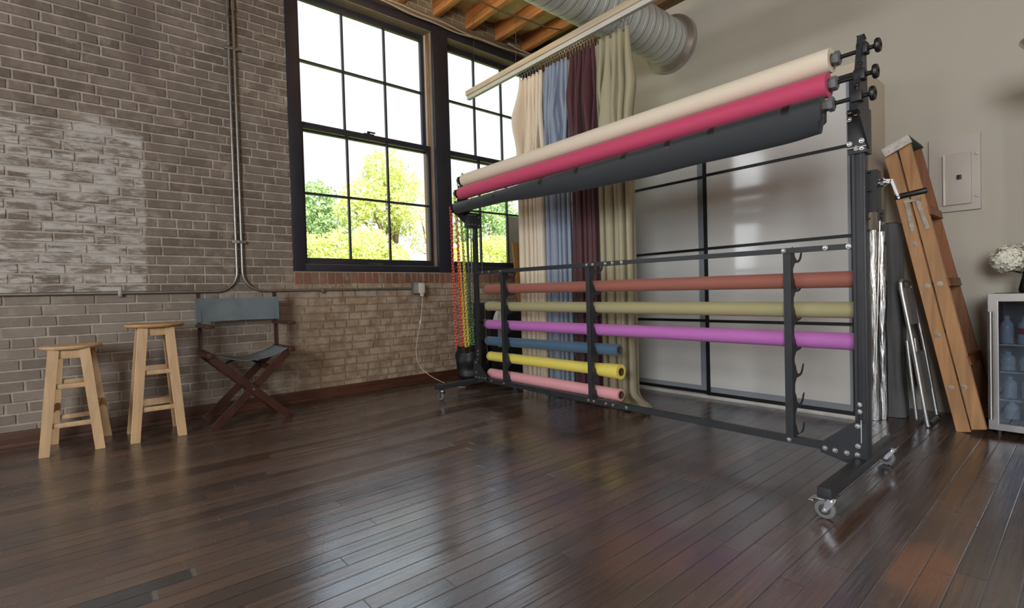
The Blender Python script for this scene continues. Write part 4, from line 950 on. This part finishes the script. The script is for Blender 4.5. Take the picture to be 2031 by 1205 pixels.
# folded metal step stool, foil rolls, grey fabric roll behind the ladder
M_tubem = mat('pale_tube_metal', (188, 190, 190), 0.35, 0.8)
fs = thing('folding_step_stool', 'folded silver tube step stool tucked behind the wooden ladder', 'step stool', (4.02, 0.70, 0))
m = MB(); m.tube(smooth_path([(3.905, 0.80, 0.885), (3.90, 0.79, 0.80), (3.885, 0.74, 0.5), (3.872, 0.675, 0.05), (3.89, 0.668, 0.018), (4.00, 0.668, 0.014), (4.14, 0.668, 0.018), (4.155, 0.675, 0.05), (4.165, 0.74, 0.5), (4.17, 0.795, 0.80), (4.15, 0.80, 0.885), (4.03, 0.805, 0.90), (3.93, 0.803, 0.90), (3.905, 0.80, 0.885)], 6), 0.011, 10); m.build('front_frame', M_tubem, fs)
m = MB(); m.tube(smooth_path([(3.92, 0.775, 0.52), (3.91, 0.735, 0.10), (3.93, 0.728, 0.025), (4.10, 0.728, 0.025), (4.12, 0.735, 0.10), (4.12, 0.775, 0.52)], 6), 0.010, 10); m.build('rear_frame', M_tubem, fs)
M_tread = mat('tread_grey', (150, 150, 148), 0.5, var=0.1)
for z0, z1 in ((0.62, 0.85), (0.20, 0.44)):
    m = MB(); y = lambda z: 0.668+0.132*(z/0.9); m.hexa([(3.905, y(z0)-0.004, z0), (4.145, y(z0)-0.004, z0), (4.145, y(z0)+0.018, z0), (3.905, y(z0)+0.018, z0), (3.905, y(z1)-0.004, z1), (4.145, y(z1)-0.004, z1), (4.145, y(z1)+0.018, z1), (3.905, y(z1)+0.018, z1)]); m.build('tread', M_tread, fs, smooth=False)
for x in (3.885, 4.14):
    m = MB(); m.tube([(x-0.012, 0.668, 0.016), (x+0.03, 0.668, 0.016)], 0.015, 10); m.build('rubber_foot', M_blackp, fs)
M_foil = G('silver_foil'); g = M_foil; n = g.noise(1.0, 4, g.scale((30, 30, 2.2)), dist=1.0)
g.set(Base_Color=g.mix(g.step(n, 0.35, 0.7), (0.25, 0.25, 0.245, 1), (0.72, 0.72, 0.70, 1)), Metallic=1.0, Roughness=0.24); g.bump(n, 0.6, 0.02); M_foil = g.m
for lab, x, y, r, hgt, sd in (('shiny silver foil roll standing right against the rack post', 3.880, 0.937, 0.030, 1.225, 1), ('crinkled silver foil roll behind the smoother one', 3.935, 0.905, 0.026, 1.215, 2)):
    root = thing('foil_roll', lab, 'foil roll', (x, y, 0), 'silver foil rolls'); m = MB()
    m.grid(lambda u, v: (x+(r+0.0035*wob(u*7 if u < 0.5 else (1-u)*7, v*9, sd)-0.002*u)*math.cos(u*2*PI+2.4), y+(r+0.0035*wob(u*7 if u < 0.5 else (1-u)*7, v*9, sd))*math.sin(u*2*PI+2.4), 0.002+v*hgt), 40, 60); m.build('foil', M_foil, root)
    m = MB(); m.pipe((x, y, 0.004), (x, y, hgt-0.004), r*0.72, r*0.6); m.build('core_tube', M_cardb, root)
root = thing('fabric_roll', 'dark grey backdrop fabric standing rolled up between the foil rolls and the ladder', 'fabric roll', (4.10, 0.885, 0))
M_gray = mat('grey_muslin', (92, 92, 92), 0.8, var=0.15, vscale=3, bump=0.2, bscale=60)
def gf(u, v):
    a = u*2*PI; z = 0.003+1.27*v; r = 0.062+0.014*sst((0.22-v)/0.22)+0.007*math.sin(a*5+v*4)*(0.4+0.6*(1-v))+0.006*wob(math.cos(a)*2, math.sin(a)*2, v*5)
    return (4.10+1.15*r*math.cos(a), 0.885+r*math.sin(a), z)
m = MB(); m.grid(gf, 64, 40, closed_u=True); m.build('fabric', M_gray, root, angle=180)
m = MB(); m.cyl((4.10, 0.885, 0.004), (4.10, 0.885, 1.285), 0.032); m.build('core_tube', M_cardb, root)

# ================================================================== BEVERAGE FRIDGE, BOTTLES, FLOWERS, LAMP
fg = thing('beverage_fridge', 'stainless framed glass door drinks fridge at the right edge', 'fridge', (4.14, 0.16, 0))
FX, FY0, FY1, FZ = 3.912, -0.085, 0.405, 0.805
M_fbody = mat('fridge_black', (34, 35, 37), 0.4); M_fin = mat('fridge_liner', (150, 160, 168), 0.6)
m = MB(); t = 0.028
m.box((FX+0.035, FY0, 0.03), (FX+0.44, FY0+t, FZ)); m.box((FX+0.035, FY1-t, 0.03), (FX+0.44, FY1, FZ)); m.box((FX+0.035, FY0+t, FZ-t), (FX+0.44, FY1-t, FZ)); m.box((FX+0.035, FY0+t, 0.03), (FX+0.44, FY1-t, 0.09)); m.build('cabinet', M_fbody, fg, smooth=False)
m = MB(); m.box((FX+0.415, FY0+t, 0.09), (FX+0.439, FY1-t, FZ-t)); m.build('liner', M_fin, fg, smooth=False)
m = MB(); fw = 0.045
m.box((FX, FY0, 0.035), (FX+0.032, FY0+fw, FZ+0.002), 0.003); m.box((FX, FY1-fw, 0.035), (FX+0.032, FY1, FZ+0.002), 0.003)
m.prism([(FX-0.0005, FY1, FZ+0.002), (FX-0.0005, FY1-fw, FZ-fw+0.004), (FX-0.0005, FY0+fw, FZ-fw+0.004), (FX-0.0005, FY0, FZ+0.002)], (0.032, 0, 0)); m.prism([(FX-0.0005, FY1, 0.035), (FX-0.0005, FY1-fw, 0.072), (FX-0.0005, FY0+fw, 0.072), (FX-0.0005, FY0, 0.035)], (0.032, 0, 0))
dr = m.build('door', M_steel, fg, smooth=False)
g = G('fridge_glass'); tr = g.n('ShaderNodeBsdfTransparent'); tr.inputs[0].default_value = (0.62, 0.69, 0.75, 1)
gl = g.n('ShaderNodeBsdfGlossy'); gl.inputs['Roughness'].default_value = 0.03; lw = g.n('ShaderNodeLayerWeight'); fv = g.math('ADD', 0.07, g.math('MULTIPLY', g.math('POWER', lw.outputs['Facing'], 5.0), 0.75))
mx = g.n('ShaderNodeMixShader'); g.t.links.new(fv, mx.inputs[0]); g.t.links.new(tr.outputs[0], mx.inputs[1]); g.t.links.new(gl.outputs[0], mx.inputs[2]); g.t.links.new(mx.outputs[0], g.out.inputs[0])
m = MB(); m.box((FX+0.010, FY0+fw-0.004, 0.07), (FX+0.016, FY1-fw+0.004, FZ-fw+0.006)); m.build('glass', g.m, dr, smooth=False)
m = MB(); m.cyl((FX-0.040, 0.389, 0.100), (FX-0.040, 0.389, 0.708), 0.0095); 
for z in (0.145, 0.665): m.cyl((FX-0.040, 0.389, z), (FX+0.002, 0.389, z), 0.006)
m.build('handle', M_steel, dr)
SH = (0.205, 0.365, 0.520)
for z in SH:
    m = MB()
    for i in range(14): m.box((FX+0.05, FY0+t+0.006+i*0.0325, z-0.004), (FX+0.40, FY0+t+0.009+i*0.0325, z))
    m.box((FX+0.048, FY0+t, z-0.008), (FX+0.056, FY1-t, z)); m.box((FX+0.395, FY0+t, z-0.008), (FX+0.40, FY1-t, z)); m.build('shelf', M_tubem, fg, smooth=False)
for x in (FX+0.06, FX+0.40):
    for y in (FY0+0.04, FY1-0.04):
        m = MB(); m.cyl((x, y, 0.0), (x, y, 0.032), 0.016); m.build('foot', M_blackp, fg)
M_pet = mat('bottle_plastic', (206, 214, 220), 0.15, var=0.02); M_lblw = mat('bottle_label_white', (210, 206, 204), 0.5); M_lblr = mat('bottle_label_red', (190, 70, 74), 0.5)
def bottle(lab, x, y, z, h=0.155, r=0.030, lbl=None):
    root = thing('water_bottle', lab, 'bottle', (x, y, z), 'bottles in the drinks fridge')
    m = MB(); m.lathe((x, y, z+0.0005), (x, y, z+h), [(0, 0), (0, r*0.9), (0.03, r), (0.30, r*0.96), (0.34, r), (0.60, r), (0.72, r*0.93), (0.85, r*0.5), (0.90, r*0.36), (0.92, r*0.36)], 20); m.build('body', M_pet, root)
    m = MB(); m.cyl((x, y, z+h*0.91), (x, y, z+h), r*0.42); m.build('cap', M_white, root)
    m = MB(); m.lathe((x, y, z+h*0.36), (x, y, z+h*0.58), [(0, r), (0, r*1.02), (1, r*1.02), (1, r)], 20); m.build('paper_label', lbl or M_lblw, root)
bottle('clear bottle with white label at the left front of the top fridge shelf', FX+0.10, 0.335, SH[2], lbl=M_lblw)
bottle('clear bottle with red label next right on the top fridge shelf', FX+0.10, 0.262, SH[2], lbl=M_lblr)
bottle('clear bottle behind the front ones on the top fridge shelf', FX+0.20, 0.345, SH[2])
bottle('squat bottle at the left front of the middle fridge shelf', FX+0.12, 0.332, SH[1], 0.105, 0.032)
bottle('squat bottle next right on the middle fridge shelf', FX+0.12, 0.255, SH[1], 0.105, 0.032)
bottle('bottle at the left front of the lowest fridge shelf', FX+0.12, 0.325, SH[0], 0.125, 0.030)
bottle('bottle next right on the lowest fridge shelf', FX+0.12, 0.250, SH[0], 0.125, 0.030)
bottle('bottle standing on the floor of the fridge at left', FX+0.10, 0.315, 0.09, 0.10, 0.032)

VX, VY = 4.15, 0.262
vz = thing('flower_vase', 'slim black vase on top of the drinks fridge', 'vase', (VX, VY, FZ))
m = MB(); m.lathe((VX, VY, FZ+0.0025), (VX, VY, FZ+0.125), [(0, 0), (0, 0.030), (0.15, 0.036), (0.55, 0.026), (0.9, 0.016), (1.0, 0.019), (1.0, 0.014), (0.6, 0.016)], 28); m.build('body', mat('vase_black', (18, 18, 19), 0.25), vz)
fl = thing('hydrangea_bunch', 'white hydrangea flowers in the black vase on the fridge', 'flowers', (VX, VY, FZ+0.08))
M_pet2 = mat('hydrangea_petal', (240, 240, 224), 0.6, var=0.06, vscale=20); rr = random.Random(21)
for hx, hy, hz, R in ((VX-0.03, VY+0.075, 1.005, 0.078), (VX+0.03, VY-0.02, 1.03, 0.082), (VX-0.02, VY-0.10, 0.995, 0.075)):
    m = MB(); m.ball((hx, hy, hz), R*0.72, sub=2)
    for _ in range(330):
        d = Vector((rr.gauss(0, 1), rr.gauss(0, 1), rr.gauss(0.15, 1))).normalized(); p = Vector((hx, hy, hz))+d*R*rr.uniform(0.82, 1.04)
        a = d.orthogonal().normalized(); b = d.cross(a); ang = rr.random()*6.28; s = 0.0105*rr.uniform(0.8, 1.25)
        for k in range(4):
            t = ang+k*PI/2; u_ = a*math.cos(t)+b*math.sin(t); w_ = a*math.cos(t+1.57)+b*math.sin(t+1.57)
            m._f(m._v([p, p+u_*s*0.7+w_*s*0.55+d*0.002, p+u_*s*1.35+d*0.004, p+u_*s*0.7-w_*s*0.55+d*0.002]))
    m.build('flower_head', M_pet2, fl, smooth=False, recalc=False)
    m = MB(); m.tube([(VX, VY, FZ+0.04), (lerp(VX, hx, 0.3), lerp(VY, hy, 0.3), FZ+0.13), (hx, hy, hz-R*0.5)], 0.003, 6); m.build('stem', mat('stem_green', (60, 76, 44), 0.6), fl)
for a, b in (((VX-0.02, VY+0.02, 0.925), (VX-0.07, VY+0.07, 0.935)), ((VX, VY-0.02, 0.925), (VX-0.05, VY-0.07, 0.93))):
    a, b = Vector(a), Vector(b); s = (b-a).cross(Vector((0, 0, 1))).normalized()*0.024; m = MB()
    m.grid(lambda u, v: a.lerp(b, u)+s*(2*v-1)*math.sin(PI*min(max(u, 0.02), 0.99))**0.8+Vector((0, 0, 0.008*math.sin(u*PI)-0.006*abs(2*v-1))), 8, 4); m.build('leaf', mat('leaf_dark', (62, 74, 46), 0.5), fl)
# torchiere floor lamp whose shade tip reaches into the picture
LX, LY = 3.72, 0.098
lp = thing('floor_lamp', 'chrome torchiere lamp, just the tip of its bowl showing at the right edge', 'lamp', (LX, LY, 0))
m = MB(); m.lathe((LX, LY, 0), (LX, LY, 0.03), [(0, 0), (0, 0.12), (0.6, 0.118), (1, 0.02), (1, 0)], 32); m.build('base', M_chrome, lp)
m = MB(); m.cyl((LX, LY, 0.028), (LX, LY, 1.95), 0.011); m.build('pole', M_chrome, lp)
m = MB(); m.lathe((LX, LY, 1.94), (LX, LY, 2.095), [(0, 0.0), (0, 0.045), (0.97, 0.158), (1.0, 0.160), (1.0, 0.152), (0.1, 0.040), (0.1, 0)], 40); m.build('lamp_shade', M_chrome, lp)

# ================================================================== BEHIND THE LEFT END OF THE RACK
ec = thing('equipment_case', 'black wheeled equipment case standing under the right window behind the rack', 'case', (3.28, 4.02, 0))
M_case = mat('case_black', (17, 17, 19), 0.5, var=0.15, bump=0.1, bscale=200)
fzc = floor_z(3.1, 3.9)
m = MB(); m.box((3.02, 3.86, 0.055), (3.545, 4.20, 0.60), 0.02); m.build('body', M_case, ec)
m = MB(); m.box((3.015, 3.855, 0.605), (3.55, 4.205, 0.805), 0.022); m.build('lid', M_case, ec)
for y in (3.93, 4.13):
    m = MB(); m.box((3.005, y-0.025, 0.565), (3.02, y+0.025, 0.645), 0.004); m.build('latch', M_steel, ec)
for x in (3.12, 3.45):
    m = MB(); m.box((x-0.025, 3.845, 0.565), (x+0.025, 3.86, 0.645), 0.004); m.build('latch', M_steel, ec)
m = MB(); m.tube([(3.18, 3.857, 0.47), (3.18, 3.825, 0.46), (3.39, 3.825, 0.46), (3.39, 3.857, 0.47)], 0.009, 8); m.build('handle', M_blackp, ec)
m = MB(); m.box((3.11, 3.851, 0.36), (3.19, 3.861, 0.55)); m.build('paper_label', mat('pale_tag', (150, 150, 150), 0.6), ec)
m = MB(); m.box((3.42, 3.850, 0.70), (3.47, 3.857, 0.76)); m.build('blue_tag', mat('blue_tag', (96, 140, 186), 0.5), ec)
for x in (3.08, 3.49):
    for y in (3.91, 4.15):
        m = MB(); z0 = floor_z(x, y); m.lathe((x-0.014, y, z0+0.026), (x+0.014, y, z0+0.026), [(0, 0), (0, 0.022), (0.2, 0.026), (0.8, 0.026), (1, 0.022), (1, 0)], 18); m.box((x-0.02, y-0.014, z0+0.026), (x+0.02, y+0.014, 0.06)); m.build('wheel', M_blackp, ec)
pb = thing('plastic_bag', 'crumpled white plastic bag hanging on the corner of the black case', 'bag', (3.02, 3.84, 0.7))
def pbf(u, v):
    a = u*2*PI; r = 0.065*(math.sin(PI*min(1, 0.12+v*0.86))**0.6)*(1+0.25*wob(math.cos(a)*2, math.sin(a)*2, v*3)); return (3.065+0.9*r*math.cos(a), 3.785+0.55*r*math.sin(a), 0.545+0.19*v)
m = MB(); m.grid(pbf, 40, 18, closed_u=True); m.build('film', mat('white_film', (196, 196, 194), 0.4), pb, angle=180)
m = MB(); m.tube(smooth_path([(3.065, 3.79, 0.71), (3.06, 3.825, 0.80), (3.06, 3.86, 0.812), (3.06, 3.90, 0.809)], 5), 0.004, 6); m.build('handle', mat('white_film_handle', (190, 190, 190), 0.4), pb)
db = thing('duffel_bag', 'black duffel bag standing on end behind the hanging chains', 'bag', (2.86, 3.93, 0))
zb0 = floor_z(2.86, 3.93)
def dbf(u, v):
    a = u*2*PI; r = 0.165*min(1, math.sin(PI*min(0.985, max(0.015, v**1.15)))*1.7)**0.55*(1+0.16*wob(math.cos(a)*1.6, math.sin(a)*1.6, v*4)); return (2.84+r*math.cos(a), 3.93+0.8*r*math.sin(a), zb0+0.004+0.42*v+0.03*(math.cos(a)*v))
m = MB(); m.grid(dbf, 48, 24, closed_u=True); m.build('body', M_case, db, angle=180)
m = MB(); m.tube(smooth_path([(2.80, 3.82, zb0+0.33), (2.77, 3.79, zb0+0.25), (2.77, 3.79, zb0+0.16), (2.80, 3.82, zb0+0.09)], 5), 0.009, 8); m.build('strap', M_blackp, db)
# timber mouldings leaning in the window corner
M_mould = wood('gilded_moulding', (196, 148, 84), 0.45, 2, 0.25, 10)
for i, (x, dx, zt, lab) in enumerate(((3.862, -0.012, 1.485, 'slim honey coloured timber moulding, leftmost of those leaning by the cream curtain'), (3.905, 0.0, 1.48, 'honey coloured timber moulding leaning in the middle of the bundle by the cream curtain'), (3.955, 0.01, 1.50, 'carved timber moulding half hidden behind the cream curtain edge'))):
    m = MB(); p0, p1 = Vector((x+0.03, 4.30, 0.003)), Vector((x+dx, 4.455, zt))
    for o, ww, hh in ((0.0, 0.034, 0.014), (-0.010, 0.018, 0.012), (0.008, 0.010, 0.02)): m.beam(p0+Vector((o, -0.010 if o else 0, 0.004 if o else 0)), p1+Vector((o, -0.010 if o else 0, 0)), ww, hh, up=(0, 1, 0), bevel=0.002)
    tag(m.build('timber_moulding', M_mould), lab, 'moulding', 'timber mouldings by the window')
